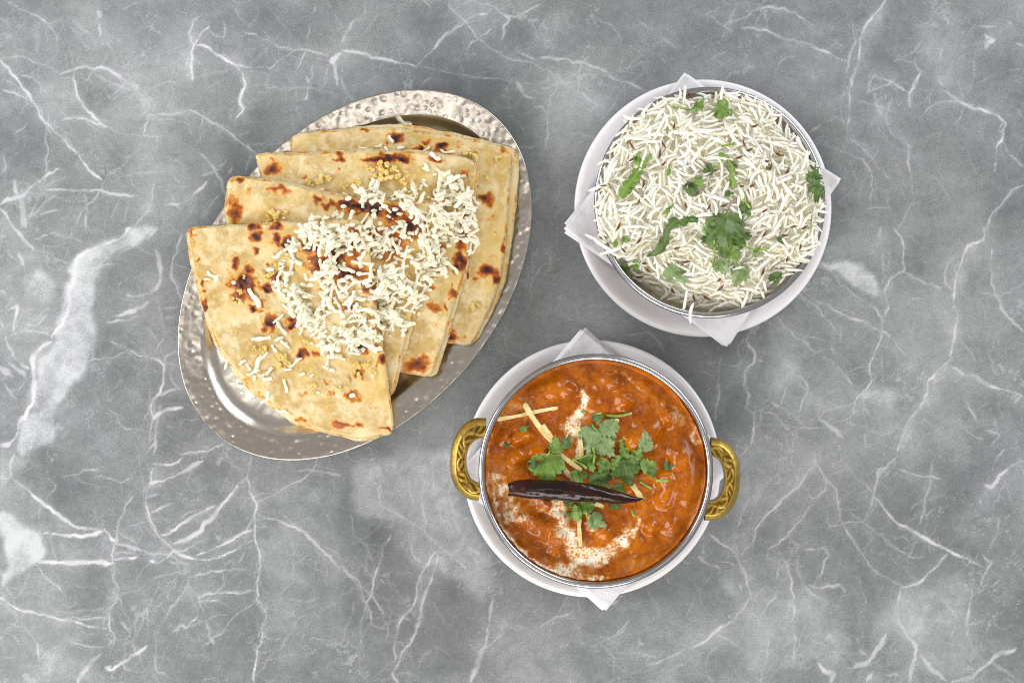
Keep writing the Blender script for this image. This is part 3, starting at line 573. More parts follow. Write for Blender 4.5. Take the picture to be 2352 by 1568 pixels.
def bowl_inner(Rw):
    zb = .0098
    return np.array([(0.0, zb), (.45, zb + .0002), (.56, zb + .0012), (.66, zb + .005), (.76, zb + .0125), (.85, zb + .0225), (.92, zb + .0335), (.955, zb + .041), (.972, BZ - .0022)]) * [Rw, 1]
BOWL_ROOT = {}
for key, (dx, dy, R) in BOWLS.items():
    c = W(dx, dy, BZ); Rw = R * K * (H - BZ) / H
    root = thing('steel_bowl', {'rice': 'round stainless steel bowl heaped with white rice', 'curry': 'round steel bowl with two brass handles, filled with orange curry'}[key], 'bowl', (c[0], c[1], .0085), None)
    BOWL_ROOT[key] = (root, c, Rw)
    inn = bowl_inner(Rw); off = np.array([0, 0, -.0085])
    prof = np.vstack([inn, [(.984 * Rw, BZ - .0018)], [(.985 * Rw, BZ - .0045)], (inn[::-1] + [.0011, -.0010])])
    prof[-1, 0] = 0.0003; prof[0, 0] = .0003
    prof = resample(prof, 90)
    V, q = lathe(prof, 240)
    V[:, 2] += (fbm(np.arctan2(V[:, 1], V[:, 0]) * 6, V[:, 2] * 200, 91, 3) - .5) * .0002
    obj('bowl_body', mesh('bowl_body', V + off, q), STEEL, root)
    a = np.linspace(0, 2 * np.pi, 15)
    br = .0019 if key == 'rice' else .0020
    prof = np.stack([Rw - br + br * np.cos(a), BZ - br + br * np.sin(a) * 1.05], -1)
    V, q = lathe(prof[::-1], 320)
    obj('bowl_rim', mesh('bowl_rim', V + off, q), BRUSHED, root)

# brass handles on the curry bowl
root, c, Rw = BOWL_ROOT['curry']
def handle(axis_deg, seed):
    n = 150; t = np.linspace(0.0, np.pi, n)
    s = K * (H - BZ) / H
    # outer line: faceted (octagonal) arch, inner line: oval
    knots = np.array([(-3, 97), (26, 94), (54, 72), (71, 34), (72, -30), (56, -70), (27, -94), (-3, -97)], float)
    out = smooth_open(knots, n, 1)
    inn = np.stack([34 * np.sin(t) ** .8 - 3 * (1 - np.sin(t)), 52 * np.cos(t) * (1 + .04 * np.cos(t))], -1)
    inn[0] = (-6, 53); inn[-1] = (-6, -53)
    # sections across: inner-low, inner-high, [top face rows], outer-high, outer-low
    top_rows = 20
    f = np.linspace(0, 1, top_rows)
    dirv = out - inn; L = np.linalg.norm(dirv, axis=1, keepdims=True); dn = dirv / L
    tin = inn + dn * 1.2; tout = out - dn * np.clip(L * .42, 7, 14)
    ztop = .0030; 
    rows = []
    lift = .0025 * np.sin(t)[:, None]
    rowsP = [np.c_[inn * s, np.full(n, -.0065)], np.c_[inn * s, np.full(n, ztop - .0008)]]
    rel = [np.full(n, -.5), np.full(n, 0.)]
    arc = np.r_[0, np.cumsum(np.linalg.norm(np.diff((tin + tout) / 2, axis=0), axis=1))]
    for fi in f:
        p = tin + (tout - tin) * fi
        w = (fi - .5) * 2
        ph = arc / 9.5
        # scroll work: a wavy stem with leaves curling off either side, edged by a bead line
        stem = np.exp(-((w - .55 * np.sin(ph * .9)) / .17) ** 2)
        leaf = np.sin(ph * 3.1 + 5 * w * np.sign(np.sin(ph * .9)) + 1.2 * np.sin(ph)) * np.exp(-((w + .35 * np.sin(ph * .9)) / .5) ** 2)
        rl_ = np.where(abs(w) > .86, .8, np.clip(stem * 1.0 + leaf * .75 - .3, -1, 1))
        rl_ = rl_ + (vnoise(ph * 2, np.full(n, w * 4 + 9), seed) - .5) * .5
        rowsP.append(np.c_[p * s, ztop + rl_ * .00028 + .0006 * (1 - w * w)]); rel.append(rl_)
    rowsP += [np.c_[(out - dn * 1.5) * s, np.full(n, -.0028)], np.c_[out * s, np.full(n, -.0045)], np.c_[out * s, np.full(n, -.0085)], np.c_[inn * s, np.full(n, -.0085)]]
    rel += [np.full(n, .6), np.full(n, .5), np.full(n, 0.), np.full(n, -.5)]
    P = np.array(rowsP); P[:, :, 2] += lift[:, 0][None]
    m = len(P)
    V = P.reshape(-1, 3)
    q = np.vstack([grid_quads(m, n), [[(m - 1) * n + j, (m - 1) * n + j + 1, j + 1, j] for j in range(n - 1)]])
    a = math.radians(axis_deg)
    x = V[:, 0] + Rw * .985; y = V[:, 1]
    V = np.c_[x * math.cos(a) - y * math.sin(a), x * math.sin(a) + y * math.cos(a), V[:, 2] + BZ - .0105 - .0085]
    me = mesh('handle', V, q, None, {'relief': np.array(rel).ravel()})
    # facets stay crisp
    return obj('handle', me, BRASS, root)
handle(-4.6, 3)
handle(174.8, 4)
# ------------------------------------------------------------------ resting things on one another
class HM:
    def __init__(s, x0, y0, x1, y1, res):
        s.x0, s.y0, s.res = x0, y0, res
        s.nx = int((x1 - x0) / res) + 1; s.ny = int((y1 - y0) / res) + 1
        s.X, s.Y = np.meshgrid(x0 + np.arange(s.nx) * res, y0 + np.arange(s.ny) * res)
        s.h = np.zeros((s.ny, s.nx))
        s._b = None
    def ij(s, x, y):
        return (np.clip(np.rint((np.asarray(y) - s.y0) / s.res).astype(int), 0, s.ny - 1), np.clip(np.rint((np.asarray(x) - s.x0) / s.res).astype(int), 0, s.nx - 1))
    def get(s, x, y): return s.h[s.ij(x, y)]
    def blur(s, rad):
        k = max(3, int(rad / s.res) * 2 + 1); ker = np.ones(k) / k
        b = np.pad(s.h, k // 2, mode='edge')
        for ax in (0, 1): b = np.apply_along_axis(lambda q: np.convolve(q, ker, 'valid'), ax, b)
        o = HM.__new__(HM); o.__dict__.update(s.__dict__); o.h = b; return o
    def stamp(s, P, r):
        k = int(r / s.res); g = np.arange(-k, k + 1); gy, gx = np.meshgrid(g, g, indexing='ij')
        d2 = (gx ** 2 + gy ** 2) * s.res ** 2; m = d2 < r * r
        gx, gy, up = gx[m], gy[m], np.sqrt(r * r - d2[m])
        i, j = s.ij(P[:, 0], P[:, 1])
        ii = np.clip(i[:, None] + gy, 0, s.ny - 1); jj = np.clip(j[:, None] + gx, 0, s.nx - 1)
        np.maximum.at(s.h, (ii, jj), P[:, 2:3] + up)
    def stamp_pts(s, P):
        i, j = s.ij(P[:, 0], P[:, 1])
        for a in (-1, 0, 1):
            for b in (-1, 0, 1):
                np.maximum.at(s.h, (np.clip(i + a, 0, s.ny - 1), np.clip(j + b, 0, s.nx - 1)), P[:, 2])

def settle(hm, x, y, ang, axis_xy, r, sink=.85, maxtilt=.6, pen=0.0):
    """lay an elongated piece whose centre line in its own frame is axis_xy (n,2) on the height map; returns matrix and centre-line points"""
    c, s = math.cos(ang), math.sin(ang)
    px = x + axis_xy[:, 0] * c - axis_xy[:, 1] * s; py = y + axis_xy[:, 0] * s + axis_xy[:, 1] * c
    nx_, ny_ = -s * r * .8, c * r * .8
    h = np.maximum(np.maximum(hm.get(px, py), hm.get(px + nx_, py + ny_)), hm.get(px - nx_, py - ny_))
    t = axis_xy[:, 0]
    tm = t - t.mean(); b = float((tm * h).sum() / ((tm * tm).sum() + 1e-12))
    b = float(np.clip(b, -maxtilt, maxtilt))
    z0 = float(np.sort(h - b * t)[min(len(t) - 1, int(round(sink * (len(t) - 1))))]) + r * .8 - pen
    tilt = math.atan(b)
    R = Matrix.Rotation(ang, 4, 'Z') @ Matrix.Rotation(-tilt, 4, 'Y')
    Mx = Matrix.Translation((x, y, z0)) @ R
    L = np.c_[axis_xy, np.zeros(len(axis_xy))]
    Rm = np.array(R.to_3x3()); P = L @ Rm.T + [x, y, z0]
    return Mx, P

def sector(gx, gy, cen, half):
    h = 'left' if gx < cen[0] - half else ('right' if gx > cen[0] + half else '')
    v = 'upper' if gy < cen[1] - half else ('lower' if gy > cen[1] + half else '')
    if h and v: return v + ' ' + h
    return {'upper': 'top', 'lower': 'bottom'}.get(v) or (h + ' side' if h else 'middle')

def apply(Mx, V):
    A = np.array(Mx); return V @ A[:3, :3].T + A[:3, 3]
# ------------------------------------------------------------------ folded flatbreads
def zplane(u):
    uk = np.array([-420, -330, -200, -130, -50, 30, 110, 200, 600.]); zk = np.array([-.0075, -.0030, .0045, .0085, .0150, .0208, .0240, .0248, .0252])
    return sum(np.interp(u + o, uk, zk) for o in (-36, -18, 0, 18, 36)) / 5
def ztop(gx, gy, i):
    u = ((gx - 815) - (gy - 631)) / math.sqrt(2)
    return zplane(u) + .0068 * (4 - i)
BREADS = {
 4: dict(up=[(668, 311), (730, 304), (796, 299), (850, 296), (912, 296), (1003, 309), (1060, 318), (1112, 328), (1174, 342), (1171, 400), (1166, 450), (1159, 549), (1148, 640), (1130, 690), (1108, 735), (1087, 791), (1060, 790), (1029, 786), (930, 760), (800, 650), (720, 520), (690, 420), (672, 360)],
         lo=[(672, 313), (796, 297), (900, 287), (960, 291), (1003, 301), (1112, 324), (1191, 345), (1189, 400), (1182, 470), (1172, 549), (1160, 640), (1140, 690), (1116, 735), (1092, 790), (1060, 786), (1033, 780), (930, 750), (800, 640), (720, 510), (694, 420), (678, 360)],
         label='rearmost folded flatbread, only its top and right edges showing on the platter',
         char=[(912, 316, 18, 13, 1), (1012, 334, 13, 11, 1), (839, 296, 15, 4, .8), (966, 342, 22, 7, .8), (1116, 458, 16, 18, .85), (1183, 363, 7, 18, .9), (1127, 500, 7, 7, .5), (1120, 622, 18, 16, .95), (1134, 641, 9, 11, .95), (1069, 619, 8, 15, .9), (1040, 772, 14, 12, .85), (1159, 571, 7, 18, .6), (980, 322, 22, 8, .5), (1055, 335, 18, 8, .4), (1064, 780, 8, 6, .4), (1090, 640, 10, 8, .4), (1155, 345, 14, 6, .4), (890, 330, 10, 6, .3)]),
 3: dict(up=[(589, 352), (660, 358), (767, 352), (880, 348), (1003, 353), (1060, 362), (1098, 374), (1092, 432), (1083, 460), (1078, 540), (1068, 600), (1057, 650), (1041, 700), (1015, 786), (998, 835), (988, 862), (950, 857), (919, 852), (850, 830), (740, 750), (660, 640), (620, 520), (603, 411), (594, 380)],
         lo=[(594, 354), (660, 354), (767, 349), (880, 345), (1003, 350), (1101, 377), (1097, 432), (1088, 460), (1083, 540), (1072, 600), (1064, 650), (1049, 700), (1025, 786), (1010, 835), (997, 865), (950, 853), (923, 846), (850, 820), (740, 740), (660, 630), (624, 520), (608, 415)],
         label='third folded flatbread from the front, with a long charred strip along its top edge',
         char=[(625, 387, 21, 15, .8), (781, 365, 13, 9, 1), (880, 366, 34, 12, 1), (920, 362, 26, 9, 1), (850, 368, 24, 8, .9), (999, 365, 18, 9, .9), (1072, 480, 12, 36, .95), (1062, 540, 14, 40, 1), (1055, 600, 14, 26, 1), (996, 706, 20, 14, .45), (955, 838, 30, 18, .8), (975, 822, 14, 14, .6), (1040, 668, 8, 14, .6), (989, 664, 11, 9, .5), (1070, 398, 16, 10, .4), (776, 395, 4, 4, .6), (695, 405, 6, 5, .6), (1020, 700, 5, 12, .5), (1000, 750, 5, 8, .35), (940, 480, 60, 30, .4), (985, 560, 40, 60, .5)]),
 2: dict(up=[(528, 404), (580, 409), (640, 418), (700, 433), (778, 454), (850, 462), (930, 468), (1030, 463), (1000, 550), (967, 644), (934, 761), (912, 850), (894, 924), (820, 905), (720, 845), (620, 740), (560, 620), (521, 518), (519, 470), (523, 430)],
         lo=[(532, 406), (640, 414), (778, 449), (850, 457), (930, 462), (1034, 464), (1006, 550), (974, 644), (944, 761), (918, 850), (900, 915), (820, 898), (720, 838), (630, 740), (566, 620), (526, 518), (524, 450)],
         label='second folded flatbread from the front, browned at its left corner',
         char=[(541, 487, 16, 34, .72), (548, 414, 20, 8, .7), (535, 455, 7, 20, .45), (730, 458, 11, 12, .75), (820, 472, 46, 15, 1.15), (800, 462, 22, 9, 1.1), (860, 480, 30, 14, 1.1), (901, 490, 34, 22, .95), (640, 436, 24, 7, .6), (760, 470, 20, 10, .7), (940, 520, 40, 30, .8), (880, 560, 60, 40, .7), (930, 760, 6, 14, .6), (560, 440, 30, 10, .25), (780, 520, 80, 14, .6)]),
 1: dict(up=[(430, 525), (480, 522), (560, 517), (640, 513), (700, 511), (770, 508), (842, 507), (850, 600), (860, 690), (868, 753), (879, 801), (890, 880), (898, 940), (903, 993), (870, 999), (840, 1001), (780, 999), (720, 984), (660, 953), (600, 908), (555, 868), (515, 815), (485, 760), (466, 700), (457, 655), (441, 618), (436, 570)],
         lo=[(434, 528), (480, 525), (560, 520), (700, 514), (836, 510), (850, 690), (868, 801), (886, 900), (896, 980), (862, 1007), (835, 1009), (780, 1005), (715, 990), (655, 958), (598, 914), (552, 872), (511, 817), (482, 762), (464, 702), (454, 656), (446, 618), (440, 570)],
         label='front folded flatbread with dark blisters, overhanging the lower left of the platter',
         char=[(585, 519, 12, 10, .9), (636, 521, 16, 10, .9), (585, 543, 16, 15, .8), (636, 552, 12, 11, 1), (588, 577, 6, 10, 1), (660, 561, 11, 18, .9), (536, 602, 8, 14, 1), (565, 619, 11, 11, .85), (556, 648, 28, 20, 1.05), (545, 675, 14, 18, 1), (575, 670, 14, 22, .95), (609, 659, 13, 11, 1), (618, 612, 10, 8, .7), (636, 637, 11, 15, .8), (581, 710, 13, 7, .9), (603, 695, 9, 10, .7), (621, 745, 14, 22, 1), (672, 742, 18, 13, 1), (694, 815, 15, 13, .9), (861, 799, 9, 10, .9), (876, 826, 9, 14, 1), (829, 855, 13, 14, .8), (807, 910, 22, 11, .62), (780, 975, 38, 6, .68), (825, 973, 12, 7, .6), (887, 984, 17, 5, .7), (469, 703, 8, 15, 1), (465, 670, 6, 6, .9), (467, 648, 6, 6, .8), (443, 532, 6, 14, .5), (468, 746, 6, 15, .5), (494, 808, 12, 9, .55), (482, 780, 7, 12, .5), (559, 870, 15, 9, .6), (723, 815, 11, 11, .5), (770, 590, 26, 30, 1), (734, 608, 28, 26, .9), (796, 626, 44, 22, .95), (847, 655, 20, 22, .9), (829, 790, 26, 16, 1), (712, 564, 22, 22, .85), (694, 906, 12, 8, .38), (756, 909, 11, 11, .4), (752, 937, 9, 7, .35), (675, 962, 34, 7, .5), (749, 877, 18, 6, .4), (453, 600, 5, 14, .45), (503, 815, 16, 8, .5), (810, 560, 22, 40, .8), (750, 660, 20, 12, .6), (800, 700, 20, 12, .7), (730, 748, 14, 8, .6), (860, 930, 8, 5, .3), (590, 905, 14, 7, .4), (448, 560, 5, 12, .3), (725, 926, 8, 5, .3)]),
}
def bread_mat():
    m = M('fried_flatbread')
    ch = m.attr('char'); fl = m.attr('flour')
    n1 = m.noise(55, 5, .6, .6); n2 = m.noise(240, 4, .65); n3 = m.noise(900, 3, .6)
    pale = m.maprange(m.math('ADD', m.math('MULTIPLY', n1, .7), m.math('MULTIPLY', n2, .3)), .40, .60)
    c = m.mix(pale, srgb(198, 166, 100), srgb(232, 213, 168))
    c = m.mix(m.maprange(m.noise(26, 3, .5), .48, .68), c, m.mix(.6, c, srgb(216, 178, 88)))
    c = m.mix(m.math('MULTIPLY', m.maprange(n2, .56, .72), .5), c, srgb(230, 212, 168))
    c = m.mix(m.math('MULTIPLY', fl, m.maprange(n3, .3, .65), True), c, srgb(232, 214, 170))
    cc = m.math('ADD', ch, m.math('ADD', m.math('MULTIPLY', m.math('SUBTRACT', n2, .5), .55), m.math('MULTIPLY', m.math('SUBTRACT', n3, .5), .35)))
    burn = m.ramp(cc, [(.14, srgb(236, 196, 110)), (.30, srgb(206, 132, 46)), (.48, srgb(160, 80, 22)), (.72, srgb(100, 42, 18)), (.95, srgb(52, 24, 18))])
    c = m.mix(m.maprange(cc, .10, .30), c, burn)
    m.base(c).rough(m.maprange(n1, .35, .65, .3, .5)).set(Specular_IOR_Level=.42, Subsurface_Weight=.06, Subsurface_Scale=.003)
    m.b.inputs['Subsurface Radius'].default_value = (1, .6, .3)
    m.bump(m.math('ADD', n2, m.math('MULTIPLY', n3, .5)), .0009, .6)
    return m.m
BREAD = bread_mat()
def relief(gx, gy, i):
    return (fbm(gx / 34, gy / 34, 120 + i, 4) - .5) * .0022 + (fbm(gx / 11, gy / 11, 125 + i, 3) - .5) * .0006, (fbm(gx / 130, gy / 130, 130, 2) - .5) * .0052
def bread_layer(i, poly, kind):
    d = BREADS[i]
    nt, nr = (380, 76) if kind == 'up' else (260, 26)
    O = smooth_closed(poly, nt, 2)
    cen = O.mean(0)
    # ragged dough edge
    dv = O - cen; L = np.linalg.norm(dv, axis=1, keepdims=True); nn = dv / L
    k_ = np.arange(nt)
    O = O + nn * ((fbm(O[:, 0] / 14, O[:, 1] / 14, 100 + i, 3) - .5) * 4.5 + (fbm(O[:, 0] / 60, O[:, 1] / 60, 110 + i, 2) - .5) * 5)[:, None]
    rho = 1 - (1 - np.linspace(0.0, 1, nr)) ** 1.35
    G = cen + rho[:, None, None] * (O - cen)[None]
    gx, gy = G[..., 0], G[..., 1]
    edge = (1 - rho)[:, None] * L[:, 0][None]            # distance to edge, grid units
    zt = ztop(gx, gy, i)
    th = .0033
    if kind == 'lo': zt = zt - .0034
    bub, sag = relief(gx, gy, i)
    top = zt + (bub if kind == 'up' else bub * .5) + sag
    rd = np.clip(1 - edge / 5.5, 0, 1); top = top - th * .5 * (1 - np.sqrt(np.maximum(0, 1 - rd ** 2)))
    bot = zt + sag - th + th * .42 * (1 - np.sqrt(np.maximum(0, 1 - rd ** 2)))
    # char marks
    wx = gx + (fbm(gx / 15, gy / 15, 140 + i, 2) - .5) * 22; wy = gy + (fbm(gx / 15, gy / 15, 150 + i, 2) - .5) * 22
    ch = np.zeros(gx.shape)
    if kind == 'up':
        for x, y, rx, ry, s in d['char']:
            q = ((wx - x) / rx) ** 2 + ((wy - y) / ry) ** 2
            ch = np.maximum(ch, s * np.exp(-(q / .95) ** .95))
        ch = ch * (.66 + .68 * fbm(gx / 12, gy / 12, 155 + i, 2))
        ch = np.maximum(ch, .16 * sstep(.58, .86, fbm(gx / 18, gy / 18, 160 + i, 3)))
        top = top + .0007 * sstep(.2, .7, ch) * (1 - sstep(.7, 1, ch))
    edge_tan = np.clip(1 - edge / 9, 0, 1) * sstep(.40, .60, fbm(gx / 22, gy / 22, 165 + i, 3)) * .27
    ch = np.maximum(ch, edge_tan)
    fl = np.clip(1 - edge / 6, 0, 1) * .9
    if kind == 'lo': fl = np.maximum(fl, .35)
    Vt = W(gx, gy, top).reshape(-1, 3); Vb = W(gx, gy, bot).reshape(-1, 3)
    n = nr * nt
    ring = (nr - 1) * nt + np.arange(nt)
    # mid ring between the two skins
    midp = (Vt[ring] + Vb[ring]) / 2; outw = np.c_[nn[:, 0], -nn[:, 1], np.zeros(nt)] * .0011; midp = midp + outw
    V = np.vstack([Vt, Vb, midp])
    mid = 2 * n + np.arange(nt); r2 = np.roll
    q = np.vstack([grid_quads(nr, nt, True)[:, ::-1], grid_quads(nr, nt, True, n), np.stack([ring, r2(ring, -1), r2(mid, -1), mid], -1)[:, ::-1], np.stack([mid, r2(mid, -1), r2(ring + n, -1), ring + n], -1)[:, ::-1]])
    at = {'char': np.r_[ch.ravel(), np.zeros(n), ch.reshape(nr, nt)[-1] * .5], 'flour': np.r_[fl.ravel(), np.full(n, .5), np.full(nt, 1.)]}
    return V, q, at
for i in (4, 3, 2, 1):
    cen = np.mean(BREADS[i]['up'], 0); base = W(cen[0], cen[1], float(ztop(cen[0], cen[1], i)) - .0068)
    root = thing('flatbread', BREADS[i]['label'], 'flatbread', base, 'folded flatbreads on the platter')
    for kind, nm_ in (('lo', 'lower_fold'), ('up', 'upper_fold')):
        V, q, at = bread_layer(i, BREADS[i][kind], kind)
        obj(nm_, mesh(nm_, V - base, q, None, at), BREAD, root)

# height map of the platter and breads
w0 = W(390, 1080, .02); w1 = W(1240, 190, .02)
BH = HM(w0[0], w0[1], w1[0], w1[1], .0005)
BH.h[:] = RIMZ - .0070
gx, gy = toD(BH.X, BH.Y, RIMZ)
ct, st = math.cos(PL_TH), math.sin(PL_TH)
ux = ((gx - PL_C[0]) * ct - (gy - PL_C[1]) * st); uy = (-(gx - PL_C[0]) * st - (gy - PL_C[1]) * ct)
el = (ux / PL_A) ** 2 + (uy / PL_B) ** 2; el2 = (ux / (PL_A - 60)) ** 2 + (uy / (PL_B - 60)) ** 2
BH.h[(el2 > 1)] = RIMZ - .001; BH.h[el > 1] = 0
done = np.zeros(BH.h.shape, bool)
for i in (1, 2, 3, 4):
    z = np.full(BH.h.shape, .03)
    for _ in range(3):
        gx, gy = toD(BH.X, BH.Y, z); z = ztop(gx, gy, i)
    for kind in ('up', 'lo'):
        m = inpoly(gx, gy, BREADS[i][kind]) & ~done
        b_, s_ = relief(gx[m], gy[m], i)
        BH.h[m] = z[m] + b_ * (1 if kind == 'up' else .5) + s_ - (0 if kind == 'up' else .0034); done |= m

# ------------------------------------------------------------------ minced garlic
gm = M('fried_garlic')
gm.base(gm.mix(gm.maprange(gm.noise(400, 3), .35, .65), srgb(226, 186, 88), srgb(240, 216, 146))).rough(.3).set(Subsurface_Weight=.25, Subsurface_Scale=.002)
GARLIC = gm.m
_ico = None
def ico():
    global _ico
    if _ico is None:
        import bmesh
        b = bmesh.new(); bmesh.ops.create_icosphere(b, subdivisions=2, radius=1.0)
        _ico = (np.array([v.co[:] for v in b.verts]), np.array([[v.index for v in f.verts] for f in b.faces])); b.free()
    return _ico
def lump(rr, r, sq=(1, 1, .7)):
    V, T = ico(); V = V.copy()
    n = 1 + .35 * (fbm(V[:, 0] * 1.7 + rr.random() * 50, V[:, 1] * 1.7 + V[:, 2] * 1.3, int(rr.integers(99)), 3) - .5) * 2
    return V * n[:, None] * r * np.array(sq), np.zeros((0, 4), int), T
GAR = {2: [(636, 495, 16), (625, 505, 10), (655, 490, 9)], 3: [(735, 413, 14), (755, 408, 10), (715, 418, 9), (820, 418, 12), (850, 385, 13), (880, 378, 15), (905, 388, 14), (885, 400, 16), (915, 405, 12), (862, 405, 12), (925, 420, 11), (935, 395, 9), (700, 378, 7), (950, 417, 9), (795, 432, 7)],
       4: [(1075, 352, 12), (1088, 362, 13), (1100, 348, 7), (1114, 404, 8), (1086, 706, 9), (1098, 700, 7), (1061, 740, 5), (1145, 365, 8), (1135, 540, 6)],
       1: [(612, 635, 12), (625, 628, 8), (545, 690, 12), (554, 668, 10), (561, 634, 7), (636, 612, 10), (752, 611, 13), (765, 605, 9), (656, 822, 13), (640, 815, 10), (665, 835, 10), (645, 840, 11), (607, 801, 11), (585, 799, 6), (697, 780, 9), (705, 783, 6), (821, 845, 14), (835, 838, 10), (825, 862, 12), (810, 858, 9), (850, 830, 8), (858, 855, 8), (719, 881, 11), (778, 893, 8), (545, 759, 7), (937, 632, 10), (854, 754, 11), (840, 765, 9), (687, 568, 10), (800, 870, 7)]}
WHERE = {1: 'front', 2: 'second', 3: 'third', 4: 'rearmost'}
for i, lst in GAR.items():
    for (dx, dy, sz) in lst:
        rr = np.random.default_rng(int(dx * 7 + dy))
        z = float(ztop(dx, dy, i)); p = W(dx, dy, z); z = float(BH.get(p[0], p[1])); p = W(dx, dy, z); sz = sz * 1.25
        parts = []
        for _ in range(int(3 + sz / 4)):
            V, q, t = lump(rr, rr.uniform(.26, .46) * sz * K * .8, (rr.uniform(.8, 1.5), rr.uniform(.7, 1.1), rr.uniform(.55, .8)))
            a = rr.uniform(0, 6.28); V = V @ np.array([[math.cos(a), math.sin(a), 0], [-math.sin(a), math.cos(a), 0], [0, 0, 1]])
            V = V + [rr.normal(0, .32) * sz * K, rr.normal(0, .3) * sz * K, rr.uniform(.0004, .0014)]
            parts.append((V, q, t))
        V, q, t = join(parts)
        o = obj('garlic_clump', mesh('garlic_clump', V, q, t), GARLIC, None, (p[0], p[1], z))
        tag(o, 'clump of yellow minced garlic at the %s of the %s flatbread' % (sector(dx, dy, np.mean(BREADS[i]['up'], 0), 90), WHERE[i]), 'garlic', 'garlic clumps on the %s flatbread' % WHERE[i])
        BH.stamp_pts(V + [p[0], p[1], z])

# ------------------------------------------------------------------ grated cheese
cm = M('grated_white_cheese')
cm.base(cm.mix(cm.maprange(cm.noise(220, 3), .35, .65), srgb(254, 250, 230), srgb(251, 243, 210))).rough(.42).set(Subsurface_Weight=.3, Subsurface_Scale=.003, Specular_IOR_Level=.35)
cm.b.inputs['Subsurface Radius'].default_value = (1, .9, .6)
cm.bump(cm.noise(700, 3), .0003, .4)
CHEESE = cm.m
def shred(rr, L, w, curve):
    n = 9; t = np.linspace(-.5, .5, n)
    x = t * L; y = curve * L * (t * t * 4 - .33) * .5 + rr.normal(0, .03) * L * np.sin(t * 7)
    z = rr.normal(0, .05) * L * np.cos(t * 5)
    # blunt, slightly flattened strand with a torn end
    wv = w * (1 + .18 * np.sin(t * rr.uniform(5, 12) + rr.uniform(0, 6))) * np.where(np.abs(t) > .46, .9, 1.0)
    V, q, tr = tube(np.c_[x, y, z], wv * .5, 6, (1.35, .55), twist=math.pi / 6)
    V += rr.normal(0, w * .055, V.shape)
    return (V, q, tr), np.c_[x, y]
rr = np.random.default_rng(21)
SHR = [shred(rr, L, rr.uniform(.0014, .0025), c) for L in (.0048, .0068, .0088, .0105, .0124) for c in (0.0, .06, .16, -.1, .3)]
SHM = [mesh('cheese_shred', *s[0]) for s in SHR]
for m_ in SHM: m_.materials.append(CHEESE)
PILE = [(985, 368), (1040, 395), (1075, 430), (1100, 500), (1102, 560), (1070, 600), (1010, 640), (968, 690), (950, 760), (905, 775), (860, 795), (790, 830), (740, 815), (700, 765), (655, 715), (632, 650), (660, 560), (705, 500), (785, 485), (800, 440), (860, 420), (925, 440), (960, 415)]
HOLES = [(890, 492, 26, 14), (830, 476, 42, 10), (775, 590, 20, 14), (735, 588, 20, 18), (805, 622, 22, 14), (700, 615, 22, 16), (725, 690, 16, 10), (845, 660, 16, 16), (1055, 585, 20, 34), (905, 800, 30, 20), (672, 742, 18, 12), (640, 745, 30, 20), (860, 700, 12, 10), (960, 470, 18, 10)]
def dens(x, y):
    for hx, hy, rx, ry in HOLES:
        if ((x - hx) / rx) ** 2 + ((y - hy) / ry) ** 2 < 1: return .06
    return .22 + .9 * float(sstep(.35, .65, fbm(x / 45, y / 45, 210, 2)))
placed = []           # (matrix, shred index, length scale)
def lay(dx, dy, ang, idx, sc):
    z = float(BH.get(*W(dx, dy, .034)[:2])); p = W(dx, dy, z)
    ax = SHR[idx][1] * sc
    Mx, P = settle(BH, p[0], p[1], ang, ax, .00075 * sc, .72, .5)
    BH.stamp(P, .0009 * sc)
    placed.append((Mx @ Matrix.Scale(sc, 4), idx))
n = 0
while n < 620:
    x, y = rr.uniform(630, 1105), rr.uniform(365, 832)
    if not inpoly(np.array(x), np.array(y), PILE) or rr.random() > dens(x, y): continue
    u = ((x - 815) - (y - 631)) / 1.414
    lay(x, y, rr.uniform(0, 6.28), int(rr.integers(25)), rr.uniform(.72, 1.12)); n += 1
EXTRA = [(927, 282, 130, -30), (1043, 305, 60, 0), (898, 320, 70, -60), (834, 342, 70, 10), (870, 336, 60, 20), (921, 340, 60, 10), (887, 342, 50, -50), (1028, 349, 110, -10), (981, 342, 60, 30), (999, 360, 90, -35), (738, 436, 40, 0), (1092, 463, 90, -45), (1092, 502, 60, -80), (1088, 534, 100, 30), (1092, 571, 100, 50), (792, 447, 50, -30),
         (490, 634, 110, -40), (476, 641, 60, -10), (497, 640, 60, 60), (585, 684, 150, -60), (519, 837, 90, 70), (556, 832, 70, 30), (559, 886, 90, -15), (534, 879, 50, 0), (558, 901, 50, 0), (614, 910, 90, 70), (583, 917, 40, 20), (603, 923, 50, 40), (647, 944, 110, -20), (592, 837, 130, 65), (581, 855, 100, 20), (614, 870, 80, 0), (618, 852, 80, 45), (656, 886, 100, -80), (679, 832, 110, 35), (661, 848, 60, 0), (694, 859, 50, 20), (752, 834, 60, 70), (748, 843, 50, -20), (639, 586, 90, 30), (621, 619, 70, 0), (599, 777, 140, 5), (647, 753, 110, -55), (639, 732, 100, 40), (630, 800, 70, -60), (640, 778, 80, 20), (655, 790, 90, -40), (610, 815, 60, 50), (716, 862, 40, 30), (856, 864, 30, 80), (572, 843, 60, -60), (600, 862, 60, 10), (585, 868, 50, 80)]
for x, y, L, a in EXTRA:
    Lw = L * .3636 * K * .95
    idx = int(np.argmin([abs(l - Lw) for l in (.0048, .0068, .0088, .0105, .0124)])) * 5 + int(rr.integers(5))
    lay(x, y, math.radians(a), idx, float(np.clip(Lw / [.0065, .0085, .0100, .0115, .0130][idx // 5], .6, 1.3)))
loose = len(placed) - 300
